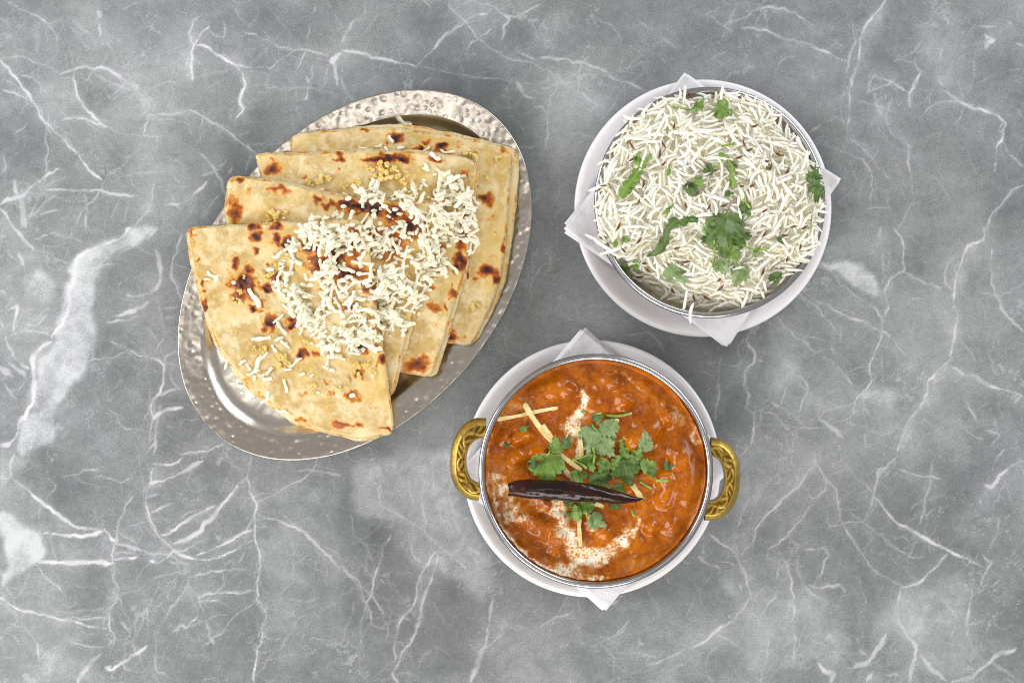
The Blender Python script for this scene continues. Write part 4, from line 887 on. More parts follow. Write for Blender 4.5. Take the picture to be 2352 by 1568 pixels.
def cheese_label(Mx, idx):
    gx, gy = toD(Mx.translation.x, Mx.translation.y, Mx.translation.z)
    i = next((k for k in (1, 2, 3, 4) if inpoly(np.array(gx), np.array(gy), BREADS[k]['up'])), 0)
    shape = ('short', 'short', 'middling', 'long', 'long')[idx // 5] + (' straight' if idx % 5 in (0, 1) else ' curved')
    if i == 0: return '%s shred of white cheese fallen beside the flatbreads' % shape
    return '%s shred of white cheese at the %s of the %s flatbread' % (shape, sector(gx, gy, np.mean(BREADS[i]['up'], 0), 90), WHERE[i])
for Mx, idx in placed[loose:]:
    o = obj('cheese_shred', SHM[idx], None)
    o.matrix_world = Mx
    tag(o, cheese_label(Mx, idx), 'cheese shred', 'grated cheese shreds on the flatbreads')
parts = [(apply(Mx, SHR[idx][0][0]), SHR[idx][0][1], SHR[idx][0][2]) for Mx, idx in placed[:loose]]
for _ in range(520):                                   # crumbs
    while True:
        x, y = rr.uniform(520, 1110), rr.uniform(340, 960)
        if (inpoly(np.array(x), np.array(y), PILE) and rr.random() < dens(x, y)) or (rr.random() < .012 and inpoly(np.array(x), np.array(y), BREADS[1]['up'])): break
    z = float(BH.get(*W(x, y, .034)[:2])); p = W(x, y, z)
    V, q, t = lump(rr, rr.uniform(.0006, .0018), (rr.uniform(1, 1.6), .9, .6)); parts.append((V + p + [0, 0, .0005], q, t))
V, q, t = join(parts)
o = obj('cheese_crumbs', mesh('cheese_crumbs', V, q, t), CHEESE)
tag(o, 'bed of grated cheese crumbs packed under the loose shreds on the flatbreads', 'cheese', None, 'stuff')
# ------------------------------------------------------------------ rice
rm = M('cooked_basmati_rice')
rm.base(rm.mix(rm.maprange(rm.noise(110, 3), .35, .65), srgb(253, 251, 240), srgb(250, 245, 224))).rough(.36).set(Subsurface_Weight=.4, Subsurface_Scale=.003, Specular_IOR_Level=.35)
rm.b.inputs['Subsurface Radius'].default_value = (1, .92, .7)
RICE = rm.m
def grain(rr, L, w, curve):
    n = 9; t = np.linspace(-1, 1, n)
    x = t * L / 2; y = curve * L * (t * t - .4) * .5; z = rr.normal(0, .03) * L * np.sin(t * 2.2)
    prof = (1 - np.abs(t) ** 4.5) ** .5 * (1 + .06 * np.sin(t * 3 + rr.uniform(0, 6)))
    prof = np.maximum(prof, .3)
    V, q, tr = tube(np.c_[x, y, z], prof * w / 2, 7, (1.0, .86))
    return (V, q, tr), np.c_[x, y]
rr = np.random.default_rng(31)
GR = [grain(rr, L * rr.uniform(.95, 1.05), rr.uniform(.0017, .00215), c) for L in (.0075, .0105, .0130, .0148, .0162) for c in (.02, .1, .22, -.16, .42)]
GRM = [mesh('rice_grain', *g[0]) for g in GR]
for m_ in GRM: m_.materials.append(RICE)
root, rc, Rw = BOWL_ROOT['rice']
RH = HM(rc[0] - .085, rc[1] - .085, rc[0] + .085, rc[1] + .085, .0004)
rad = np.hypot(RH.X - rc[0], RH.Y - rc[1])
inn = bowl_inner(Rw)
RH.h = np.interp(rad, np.r_[inn[:, 0], Rw, Rw + .003, 1], np.r_[inn[:, 1], BZ, .02, .01])
HEAP = smooth_closed([(1372, 440), (1392, 360), (1440, 278), (1500, 235), (1560, 215), (1650, 206), (1732, 216), (1818, 285), (1876, 366), (1897, 450), (1890, 530), (1861, 590), (1815, 642), (1755, 683), (1693, 706), (1600, 708), (1512, 672), (1440, 616), (1396, 582), (1374, 535)], 200, 2)
hx, hy = HEAP.mean(0)
gx, gy = toD(RH.X, RH.Y, .064)
# distance to the heap outline along the ray from its middle
ang = np.arctan2(gy - hy, gx - hx); ha = np.arctan2(HEAP[:, 1] - hy, HEAP[:, 0] - hx); hr = np.hypot(HEAP[:, 1] - hy, HEAP[:, 0] - hx)
od = np.argsort(ha); rel = np.hypot(gx - hx, gy - hy) / np.interp(ang, ha[od], hr[od], period=2 * np.pi)
left = sstep(.2, 1.0, -(gx - hx) / 260)             # the heap leans to the left and back
edgez = np.minimum(np.interp(rad, np.r_[inn[:, 0], Rw, 1], np.r_[inn[:, 1], BZ, BZ]) + .003, BZ + .001)
# height of the bowl wall where the heap's outline meets it, per direction
outw = W(HEAP[:, 0], HEAP[:, 1], .06); orad = np.hypot(outw[:, 0] - rc[0], outw[:, 1] - rc[1])
oz = np.maximum(np.interp(orad, np.r_[inn[:, 0], 1], np.r_[inn[:, 1], BZ]) + .0045, .034)
ez = np.interp(ang, ha[od], oz[od], period=2 * np.pi)
target = np.where(rel < 1.15, ez + (.0700 - ez) * np.clip(1 - rel ** 2.3, -.2, 1), 0)
target = target + (fbm(gx / 60, gy / 60, 310, 3) - .5) * .009 * (rel < 1)
base = target - .0036
RH.h = np.maximum(RH.h, np.where(rel < 1.03, base, 0))
base0 = RH.h.copy()
T0 = target
rice = []
def lay_rice(dx, dy, a, idx, sc, pen=0.0, cap=None, store=True, sink=.72):
    p = W(dx, dy, .064)
    Mx, P = settle(RH, p[0], p[1], a, GR[idx][1] * sc, .00084, sink, .75, pen)
    if cap is not None and P[:, 2].max() > cap: return False
    RH.stamp(P, .0009)
    roll = Matrix.Rotation(rr.uniform(-.6, .6), 4, 'X')
    if store: rice.append((Mx @ roll @ Matrix.Scale(sc, 4), idx))
    return True
n = 0; tries = 0
while n < 3500 and tries < 30000:
    tries += 1
    a0 = rr.uniform(0, 2 * np.pi); f = math.sqrt(rr.random())
    x = hx + f * np.interp(a0, ha[od], hr[od], period=2 * np.pi) * math.cos(a0) * .985; y = hy + f * np.interp(a0, ha[od], hr[od], period=2 * np.pi) * math.sin(a0) * .985
    th = fbm(np.array(x / 38), np.array(y / 38), 330, 2) * 14 + rr.normal(0, .55)
    i, j = RH.ij(*W(x, y, .064)[:2])
    if RH.h[i, j] > T0[i, j] + .0014: continue
    if lay_rice(x, y, float(th), int(rr.integers(25)), rr.uniform(.86, 1.1), 0, T0[i, j] + .0030): n += 1
for x, y, a, idx, sc in [(1589, 718, 85, 23, 1.0), (1372, 430, 20, 15, .95), (1369, 547, -25, 20, 1.1), (1384, 562, -35, 16, 1.1), (1452, 270, -20, 17, 1.1), (1556, 222, 60, 24, 1.0), (1573, 215, 80, 20, 1.0), (1886, 486, -5, 10, .9), (1400, 578, 15, 20, 1), (1850, 585, 30, 15, .9), (1848, 370, 70, 16, 1.0), (1865, 395, 35, 10, .9), (1576, 690, 80, 15, .9)]:
    lay_rice(x, y, math.radians(a), idx, sc, sink=1.0)
keep = len(rice) - 300
for Mx, idx in rice[keep:]:
    o = obj('rice_grain', GRM[idx], None); o.matrix_world = Mx
    gq = toD(*Mx.translation); tag(o, '%s white rice grain on the %s of the heap in the bowl' % (('short', 'short', 'middling', 'long', 'long')[idx // 5] + (' straight' if idx % 5 in (0, 1) else ' curved'), sector(gq[0], gq[1], (hx, hy), 85)), 'rice grain', 'loose grains on top of the rice heap')
parts = [(apply(Mx, GR[idx][0][0]), GR[idx][0][1], GR[idx][0][2]) for Mx, idx in rice[:keep]]
# packed core of the heap
nth, nrr = 180, 44
tc = np.linspace(0, 2 * np.pi, nth, endpoint=False); fr = np.linspace(.01, 1.03, nrr)
ol = np.interp(tc, ha[od], hr[od], period=2 * np.pi)
cgx = hx + fr[:, None] * ol * np.cos(tc); cgy = hy + fr[:, None] * ol * np.sin(tc)
cw = W(cgx, cgy, .064)
i_, j_ = RH.ij(cw[..., 0], cw[..., 1])
rin = np.hypot(cw[..., 0] - rc[0], cw[..., 1] - rc[1])
lim = np.minimum(1, Rw * .955 / rin); cw[..., 0] = rc[0] + (cw[..., 0] - rc[0]) * lim; cw[..., 1] = rc[1] + (cw[..., 1] - rc[1]) * lim
bowlz = np.interp(rin * lim, inn[:, 0], inn[:, 1])
dr = sstep(.93, 1.03, fr)[:, None]
cw[..., 2] = (T0[i_, j_] - .0018) * (1 - dr) + (bowlz - .0006) * dr
core = cw.reshape(-1, 3)
qd = grid_quads(nrr, nth, True)[:, ::-1]
remap = np.arange(len(core))
parts.append((core, remap[qd], np.zeros((0, 3), int)))
V, q, t = join(parts)
o = obj('rice_heap', mesh('rice_heap', V, q, t), RICE)
tag(o, 'packed heap of steamed white rice filling the steel bowl', 'rice', None, 'stuff')

# cumin seeds
um = M('cumin_seed'); um.base(um.mix(um.maprange(um.noise(900, 2), .4, .6), srgb(84, 44, 22), srgb(140, 84, 44))).rough(.5)
CUMIN = um.m
def seed(rr, L, w):
    n = 9; t = np.linspace(-1, 1, n)
    V, q, tr = tube(np.c_[t * L / 2, .09 * L * (t * t - .4), 0 * t], np.maximum((1 - np.abs(t) ** 2) ** .8, .14) * w / 2, 10)
    # ridges
    V[:-2].reshape(n, 10, 3)[:, ::2, 1:] *= .84
    return mesh('cumin_seed', V, q, tr), np.c_[t * L / 2, .09 * L * (t * t - .4)]
SEEDS = [seed(rr, L, w) for L, w in ((.0048, .0014), (.0056, .0016), (.0042, .0015), (.0062, .0017))]
for s_ in SEEDS: s_[0].materials.append(CUMIN)
z3 = [(575, 612, 30), (600, 645, -60), (945, 485, 75), (1605, 485, 20), (1515, 630, -70), (860, 640, -60), (1565, 680, 20), (825, 715, 80), (600, 755, 35), (1475, 745, 20), (1705, 775, 5), (1815, 712, -20), (860, 795, 40), (1130, 1035, 25), (1035, 1140, -80), (695, 955, 80), (370, 970, 0), (1580, 975, 30), (1495, 980, 0), (1735, 825, 70), (1280, 850, 10), (1880, 850, 60), (655, 1105, 70), (1090, 215, -60)]
z4 = [(1225, 80, 60), (1350, 65, 20), (1680, 110, 30), (490, 235, 65), (530, 430, -40), (1855, 305, 0), (1885, 500, 80), (1050, 520, 0), (750, 590, -40), (680, 640, 5), (1325, 670, 40), (1340, 735, 45), (955, 755, -65), (1130, 815, -70), (1925, 235, 15), (2020, 240, 30), (1690, 295, 60), (1690, 600, 70), (715, 530, 10), (1235, 815, -30), (975, 410, 10), (660, 350, 50), (1985, 400, 75)]
for k_, (x, y, a) in enumerate([(1283 + x * .2788, 156.8 + y * .2788, a) for x, y, a in z3] + [(1283 + x * .2788, 456.1 + y * .2788, a) for x, y, a in z4]):
    p = W(x, y, .064); me, ax = SEEDS[k_ % 4]
    Mx, P = settle(RH, p[0], p[1], math.radians(a), ax, .0007, .85, .6)
    RH.stamp(P, .0007)
    o = obj('cumin_seed', me, None); o.matrix_world = Mx
    tag(o, 'tiny brown cumin seed among the grains at the %s of the rice' % sector(x, y, (hx, hy), 85), 'cumin seed', 'cumin seeds scattered over the rice')

# ------------------------------------------------------------------ curry
root, cc, CRw = BOWL_ROOT['curry']
def curry_z(gx, gy, relr):
    z = .0488 + (fbm(gx / 85, gy / 85, 400, 3) - .5) * .004 + (fbm(gx / 34, gy / 34, 410, 2) - .5) * .0038 + (fbm(gx / 10, gy / 10, 420, 2) - .5) * .0005
    for x, y, r_, h in LUMPS:
        q = ((gx - x) ** 2 + (gy - y) ** 2) / r_ ** 2
        z = z + 1.6 * h * np.exp(-q ** 1.3)
    flat = sstep(.80, 1.0, relr)
    z = z * (1 - flat) + (.0482 + (fbm(gx / 30, gy / 30, 430, 2) - .5) * .001) * flat
    return z
def Z5(x, y): return 1019.2 + x * .29697, 748.4 + y * .29697
def Z6(x, y): return 1019.2 + x * .29697, 1033.4 + y * .29697
LUMPS = [(*Z5(x, y), r_ * .32, h) for x, y, r_, h in [(1480, 900, 75, .004), (1600, 810, 85, .0045), (1740, 710, 50, .003), (1580, 430, 50, .002), (1850, 1010, 105, .0045), (440, 870, 52, .003), (560, 880, 50, .003), (640, 860, 50, .003), (550, 1030, 55, .003), (460, 800, 40, .002), (740, 1000, 50, .003), (840, 480, 80, .0025), (960, 500, 50, .002), (1300, 420, 70, .003), (1140, 520, 50, .002), (1400, 580, 55, .0025), (1760, 1200, 85, .004), (1920, 1180, 80, .003), (700, 480, 60, .002), (1200, 640, 70, .002)]]
LUMPS += [(*Z6(x, y), r_ * .32, h) for x, y, r_, h in [(800, 400, 65, .003), (720, 560, 60, .003), (600, 720, 50, .0025), (860, 800, 50, .0025), (880, 680, 50, .003), (1700, 370, 70, .0035), (1600, 600, 50, .003), (480, 560, 40, .0025), (1920, 380, 70, .003), (1780, 600, 60, .003), (1250, 620, 60, .002), (1500, 760, 70, .002), (1150, 560, 50, .002)]]
nt, nr = 420, 170
th = np.linspace(0, 2 * np.pi, nt, endpoint=False); rho = np.linspace(0.003, 1, nr)
redge = CRw * .944
X = cc[0] + rho[:, None] * redge * np.cos(th); Y = cc[1] + rho[:, None] * redge * np.sin(th)
gx, gy = toD(X, Y, .05)
relr = np.broadcast_to(rho[:, None], X.shape)
Zc = curry_z(gx, gy, relr)
climb = sstep(.975, 1.0, relr) * (.0012 + .0042 * sstep(.45, .75, fbm(np.cos(th) * 4 + 9, np.sin(th) * 4 + 9, 440, 3))[None, :] * sstep(-.4, .9, np.sin(th))[None, :])
Zc = Zc + climb
_inn = bowl_inner(CRw); wall = np.interp(Zc, _inn[:, 1], _inn[:, 0]) - .0003
sc_ = np.where(relr > .97, 1 + (wall / redge - 1) * sstep(.97, 1.0, relr), 1.0)
X = cc[0] + (X - cc[0]) * sc_; Y = cc[1] + (Y - cc[1]) * sc_
wx = gx + (fbm(gx / 22, gy / 22, 450, 4) - .5) * 34; wy = gy + (fbm(gx / 22, gy / 22, 460, 4) - .5) * 34
cream = np.zeros(X.shape)
def cstroke(pts, w, s):
    global cream
    P = smooth_open(pts, 40, 2)
    w = np.interp(np.linspace(0, 1, 40), np.linspace(0, 1, len(w)), w)
    for (px, py), ww in zip(P, w):
        q = ((wx - px) ** 2 + (wy - py) ** 2) / ww ** 2
        cream = np.maximum(cream, s * np.exp(-q ** 1.2))
cstroke([(1344, 908), (1338, 940), (1326, 968), (1312, 992), (1300, 1000)], [9, 14, 17, 17, 12], 1.0)
cstroke([(1330, 985), (1336, 1040), (1320, 1060)], [8, 12, 10], .7)
cstroke([(1280, 1158), (1287, 1200), (1312, 1240), (1331, 1271), (1370, 1283), (1414, 1256), (1441, 1226), (1470, 1196)], [16, 20, 24, 26, 24, 16, 13, 9], 1.0)
cstroke([(1331, 1271), (1322, 1300), (1305, 1318), (1268, 1300)], [24, 22, 22, 12], 1.0)
cstroke([(1130, 1100), (1150, 1122), (1180, 1160), (1168, 1190), (1200, 1185)], [16, 20, 22, 18, 16], .78)
cstroke([(1185, 1130), (1230, 1150), (1250, 1172)], [14, 18, 10], .5)
cstroke([(1116, 1090), (1128, 1150), (1150, 1205), (1185, 1255), (1225, 1288), (1270, 1312), (1330, 1328), (1400, 1332)], [6, 8, 8, 8, 9, 11, 9, 5], .85)
cstroke([(1620, 1160), (1595, 1220), (1560, 1262), (1510, 1300)], [5, 7, 8, 5], .8)
cstroke([(1520, 925), (1560, 955), (1590, 985), (1605, 1012)], [6, 9, 10, 7], .55)
cstroke([(1130, 960), (1175, 930), (1210, 920)], [12, 16, 10], .5)
cstroke([(1120, 1000), (1112, 1050)], [6, 6], .5)
cstroke([(1390, 850), (1450, 870), (1480, 895)], [4, 5, 4], .5)
cream = cream * (.26 + .9 * fbm(gx / 13, gy / 13, 470, 3))
Zc = Zc + .0004 * sstep(.3, .8, cream)
V = np.stack([X, Y, Zc], -1).reshape(-1, 3)
q = grid_quads(nr, nt, True)[:, ::-1]
tr = fan(len(V), np.arange(nt)); V = np.vstack([V, [cc[0], cc[1], Zc[0].mean()]])
km = M('butter_curry')
cr = km.attr('cream'); n4 = km.noise(190, 4, .6); n5 = km.noise(620, 2, .5); n1 = km.noise(45, 5, .65); n2 = km.noise(380, 4, .7); n3 = km.noise(1100, 2, .6)
kc = km.ramp(km.math('ADD', km.math('MULTIPLY', n1, .65), km.math('MULTIPLY', n2, .35)), [(.35, srgb(126, 54, 0)), (.46, srgb(166, 84, 0)), (.57, srgb(194, 106, 0)), (.69, srgb(214, 138, 18))])
kc = km.mix(km.math('MULTIPLY', km.maprange(n3, .64, .72), .5), kc, srgb(120, 40, 8))
cf = km.math('ADD', cr, km.math('MULTIPLY', km.math('SUBTRACT', n4, .5), 1.0))
creamc = km.mix(km.maprange(n5, .50, .60), srgb(242, 226, 196), srgb(214, 134, 46))
kc = km.mix(km.maprange(cf, .10, .36), kc, km.mix(.45, kc, srgb(226, 160, 84)))
kc = km.mix(km.maprange(cf, .30, .62), kc, creamc)
kc = km.mix(km.maprange(cf, .72, 1.0), kc, srgb(246, 240, 226))
km.base(kc).rough(km.maprange(n2, .3, .7, .05, .12)).set(Specular_IOR_Level=.4)
km.bump(km.math('ADD', km.math('MULTIPLY', n2, .7), km.math('MULTIPLY', n1, 1.5)), .0004, .5)
CURRY = km.m
base = np.array([cc[0], cc[1], .0488])
# the body of the sauce continues down the bowl
inn = bowl_inner(CRw)
pr = [(np.interp(.0470, inn[:, 1], inn[:, 0]) - .0004, .0470), (np.interp(.042, inn[:, 1], inn[:, 0]) - .0004, .042), (np.interp(.03, inn[:, 1], inn[:, 0]) - .001, .03), (np.interp(.016, inn[:, 1], inn[:, 0]) - .001, .016), (.0005, .0125)]
V2, q2 = lathe(pr, nt); V2 = V2 + [cc[0], cc[1], 0]
n0 = len(V)
V = np.vstack([V, V2]); ringt = (nr - 1) * nt + np.arange(nt); ring2 = n0 + np.arange(nt)
q = np.vstack([q, q2 + n0, np.stack([ringt, np.roll(ringt, -1), np.roll(ring2, -1), ring2], -1)[:, ::-1]])
o = obj('curry', mesh('curry', V - base, q, tr, {'cream': np.r_[cream.ravel(), cream[0].mean(), np.zeros(len(V2))]}), CURRY, None, base)
tag(o, 'thick orange curry swirled with white cream in the brass-handled bowl', 'curry')
CH = HM(cc[0] - .08, cc[1] - .08, cc[0] + .08, cc[1] + .08, .0005)
gx, gy = toD(CH.X, CH.Y, .05)
rl_ = np.hypot(CH.X - cc[0], CH.Y - cc[1]) / redge
CH.h = np.where(rl_ <= 1, curry_z(gx, gy, np.clip(rl_, 0, 1)), BZ)

# ------------------------------------------------------------------ ginger
jm = M('ginger_julienne')
jm.base(jm.mix(jm.maprange(jm.noise(160, 4), .35, .65), srgb(240, 226, 172), srgb(230, 202, 132))).rough(.35).set(Subsurface_Weight=.2, Subsurface_Scale=.002)
GINGER = jm.m
def strip(pts, w, label, sink=.3):
    P = smooth_open(pts, 26, 2)
    z = CH.blur(.002).get(*W(P[:, 0], P[:, 1], .051)[:, :2].T)
    zz = np.poly1d(np.polyfit(np.arange(26), z, 2))(np.arange(26))
    zz = zz + max(0, np.percentile(z - zz, 85)) + w * K * .5 * (1 - 2 * sink)
    P3 = W(P[:, 0], P[:, 1], zz)
    e = np.minimum(np.arange(26), 25 - np.arange(26)); wv = np.where(e == 0, .7, 1.0)
    V, q, tr = tube(P3, w * K * .62 * wv * (1 + .1 * np.sin(np.arange(26) * .5)), 4, (1.0, .72), twist=math.pi / 4)
    V = V + np.random.default_rng(len(label)).normal(0, .00008, V.shape)
    c = P3.mean(0); me = mesh('ginger_strip', V - c, q, tr, smooth=False)
    o = obj('ginger_strip', me, GINGER, None, c)
    CH.stamp(P3, w * K * .5)
    return tag(o, label, 'ginger strip', 'ginger strips on the curry')
strip([(1138, 963), (1180, 957), (1230, 945), (1281, 936)], 9, 'thin ginger strip sunk in the sauce at the upper left of the curry', .42)
strip([(1204, 926), (1222, 957), (1250, 995), (1280, 1026)], 13, 'thickest ginger strip slanting down from the upper left of the curry')
strip([(1247, 975), (1258, 990), (1269, 1005)], 9, 'short pinkish ginger piece beside the thickest ginger strip')
strip([(1275, 1032), (1305, 1058), (1336, 1079)], 11, 'ginger strip running under the leaves below the thickest strip')
strip([(1286, 1060), (1300, 1082), (1318, 1103)], 11, 'pale ginger strip tucked behind the dried chilli, left of the leaves')
strip([(1328, 980), (1333, 1015), (1337, 1058)], 11, 'upright ginger strip lying across the upper cream streak')
strip([(1418, 961), (1412, 978), (1404, 995)], 10, 'short ginger stub at the top of the leaf pile')
strip([(1452, 1112), (1464, 1130), (1476, 1148)], 13, 'ginger strip sticking out past the thin tip of the chilli')
strip([(1331, 1183), (1330, 1215), (1334, 1254)], 10, 'vertical ginger strip in the lower cream swirl')
strip([(1354, 1180), (1356, 1200), (1361, 1219)], 9, 'short ginger strip beside the lowest coriander leaf', .4)
strip([(1366, 1156), (1378, 1160), (1386, 1163)], 10, 'ginger piece peeping out just below the chilli')

# ------------------------------------------------------------------ dried chilli
hm_ = M('dried_red_chilli')
hn = hm_.noise(70, 4, .6)
hm_.base(hm_.mix(hm_.maprange(hn, .4, .68), srgb(24, 8, 6), srgb(58, 14, 8))).rough(hm_.maprange(hn, .3, .7, .14, .26)).set(Specular_IOR_Level=.42)
hm_.bump(hm_.noise(240, 3, .6), .0004, .5)
CHILLI = hm_.m
cl = np.array([Z6(x, y) for x, y in [(512, 304), (580, 298), (700, 300), (830, 307), (960, 318), (1080, 326), (1200, 340), (1310, 360), (1400, 376), (1480, 380), (1545, 376)]])
hw = np.array([52, 68, 76, 80, 84, 76, 66, 52, 40, 22, 6]) * .29697
n = 110
P = smooth_open(np.c_[cl, hw], n, 2)
zb = .0540; rw = P[:, 2] * K * .955
zz = zb + rw * .62 + .0012 * np.sin(np.linspace(0, 3, n)) + .001
# lie on whatever is beneath
P3 = W(P[:, 0], P[:, 1], zz)
V, q, tr = tube(P3, rw, 40, (1.0, .9), cap=False)
a = np.tile(np.linspace(0, 2 * np.pi, 40, endpoint=False), n); s_ = np.repeat(np.linspace(0, 1, n), 40)
cen3 = np.repeat(P3, 40, 0); dv = V - cen3
wr = (fbm(s_ * 7, np.cos(a) * 1.6 + 5 + np.sin(a) * .7, 500, 3) - .5) * .34 + (fbm(s_ * 26, np.cos(a) * 2.2 + 9 + np.sin(a), 510, 2) - .5) * .06
V = cen3 + dv * (1 + wr)[:, None]
tip = fan(len(V), (n - 1) * 40 + np.arange(40), True); V = np.vstack([V, P3[-1]])
b0 = P3[n // 2] * [1, 1, 0] + [0, 0, zb]
ch = thing('dried_chilli', 'long dark red dried chilli laid across the curry', 'chilli', b0)
obj('chilli_skin', mesh('chilli_skin', V - b0, q, tip), CHILLI, ch)
# torn stalk end: ragged collar and hollow inside
ringv = V[:40]; c0 = P3[0]
inner = c0 + (ringv - c0) * .72 + [.0016, 0, 0]
jag = np.random.default_rng(8).normal(0, .0006, 40)[:, None] * np.array([1., 0, 0]) + [-.0004, 0, 0]
outer = c0 + (ringv - c0) * 1.08 + jag
Vc = np.vstack([ringv, outer, inner, inner * .2 + (c0 + [.004, 0, 0]) * .8])
obj('torn_end', mesh('torn_end', Vc - b0, grid_quads(4, 40, True)), CHILLI, ch)
# ------------------------------------------------------------------ coriander
def leaf_mat(name, dark, light, veinc):
    m = M(name)
    v = m.attr('vein'); n = m.noise(260, 4, .6); n2 = m.noise(60, 3)
    c = m.mix(m.maprange(m.math('ADD', m.math('MULTIPLY', n, .4), m.math('MULTIPLY', n2, .6)), .38, .62), dark, light)
    c = m.mix(m.math('MULTIPLY', v, .55), c, veinc)
    m.base(c).rough(m.maprange(n, .3, .7, .34, .5)).set(Specular_IOR_Level=.5, Transmission_Weight=0.0)
    m.bump(m.math('SUBTRACT', n, m.math('MULTIPLY', v, .8)), .0004, .5)
    return m.m
LEAF = {'d': leaf_mat('coriander_dark', srgb(64, 92, 32), srgb(94, 122, 52), srgb(122, 146, 80)),
        'm': leaf_mat('coriander_mid', srgb(94, 130, 42), srgb(128, 158, 66), srgb(154, 178, 100)),
        'p': leaf_mat('coriander_pale', srgb(122, 146, 88), srgb(154, 174, 122), srgb(100, 126, 62))}
sm_ = M('coriander_stem'); sm_.base(sm_.mix(sm_.maprange(sm_.noise(200, 3), .35, .65), srgb(112, 152, 42), srgb(166, 190, 92))).rough(.4).set(Subsurface_Weight=.1, Subsurface_Scale=.001)
STEM = sm_.m

def blade(seed, w=1.0, cut=1.0, nt=108, nr=7):
    """fan-shaped three-lobed leaf of unit height; base at the origin, tip towards +Y"""
    rr = np.random.default_rng(seed)
    ph = np.linspace(-np.pi, np.pi, nt, endpoint=False)           # measured from +Y
    j = lambda s: rr.normal(0, s)
    deg = np.radians([-180, -150, -112 + j(5), -84, -60 + j(4), -40 + j(3), -18, 0 + j(4), 18, 40 + j(3), 60 + j(4), 84, 112 + j(5), 150, 180])
    n1 = .30 - .06 * cut + .08 * (1 - cut)
    rad = np.array([.30, .31, .50 + j(.04), .58 + j(.04), .54, .36 + .16 * (1 - cut) + j(.03), .60, .68 + j(.04), .60, .36 + .16 * (1 - cut) + j(.03), .54, .58 + j(.04), .50 + j(.04), .31, .30])
    r_ = np.interp(ph, deg, rad)
    k_ = 15 + rr.integers(0, 4)
    teeth = np.abs(np.sin(ph * k_ / 2 + j(1))) ** .6
    front = sstep(math.radians(135), math.radians(95), np.abs(ph))
    r_ = r_ * (1 - .17 * front * (1 - teeth) * 1.3 + .03 * rr.normal(0, 1, nt) * front)
    f = np.linspace(0, 1, nr + 1)[1:]
    cx, cy = 0.0, .30
    x = cx + f[:, None] * r_ * np.sin(ph) * w; y = cy + f[:, None] * r_ * np.cos(ph)
    # veins radiate from the base
    a = np.arctan2(x, y + .02); d = np.hypot(x, y)
    v = np.zeros(x.shape)
    for b in (0, -.55, .55, -1.05, 1.05, -.27, .27, -.8, .8):
        v = np.maximum(v, np.exp(-((a - b) * d / .022) ** 2) * (.9 if abs(b) in (0, .55) else .55))
    X = np.r_[cx, x.ravel()]; Y = np.r_[cy, y.ravel()]
    tri = fan(0, 1 + np.arange(nt), True); qd = grid_quads(nr, nt, True, 1)
    return X, Y, np.r_[.9, v.ravel()], qd, tri, 1 + (nr - 1) * nt + np.arange(nt)

def ribbon(pts, wid, seed, toothed=True):
    rr = np.random.default_rng(seed)
    n, m = 40, 9
    P = smooth_open(pts, n, 2); w = np.interp(np.linspace(0, 1, n), np.linspace(0, 1, len(wid)), wid)
    T = np.gradient(P, axis=0); T /= np.linalg.norm(T, axis=1, keepdims=True); N = np.c_[-T[:, 1], T[:, 0]]
    s = np.linspace(-1, 1, m)
    tooth = 1 + (.55 * (np.abs(np.sin(np.arange(n) * .42 + rr.random() * 3)) ** .7 - .6) if toothed else 0)
    tt = np.arange(n)
    side = []
    for k_ in (0, 1):                           # each edge has its own lobes and notches
        lob = .62 + .75 * vnoise(tt * .21, rr.random() * 80 + 0 * tt, 7) - .28 * (np.abs(np.sin(tt * .55 + rr.random() * 6)) < .35)
        side.append(w * lob)
    wid2 = np.where(s[None, :] < 0, side[0][:, None], side[1][:, None])
    G = P[:, None] + N[:, None] * (s[None, :] * wid2 * 1.15)[..., None]
    return G

def sheet(hm, X, Y, zl, vein, qd, tri, border, mat, name, parent=None, lift=.0003, conform=.75, zcap=None):
    """lay a thin leaf with world plan X,Y and own relief zl on the height map; gives it thickness"""
    hb = hm._blur if getattr(hm, '_blur', None) is not None else None
    zs = hb.get(X, Y) if hb is not None else hm.get(X, Y)
    zs = zs * conform + (1 - conform) * zs.mean()
    hh = hm.get(X, Y)
    c = float(np.percentile(hh - zs - zl, 85)) + lift
    z = zs + zl + c
    z = np.maximum(z, hh + .00012)
    P = np.c_[X, Y, z]; n = len(P)
    Q = P - [0, 0, .00028]
    b2 = np.roll(border, -1)
    V = np.vstack([P, Q])
    quads = np.vstack([qd, qd[:, ::-1] + n, np.stack([border, b2, b2 + n, border + n], -1)])
    tris = np.vstack([tri, tri[:, ::-1] + n]) if len(tri) else None
    hm.stamp_pts(P)
    return V, quads, tris, np.r_[vein, vein], P

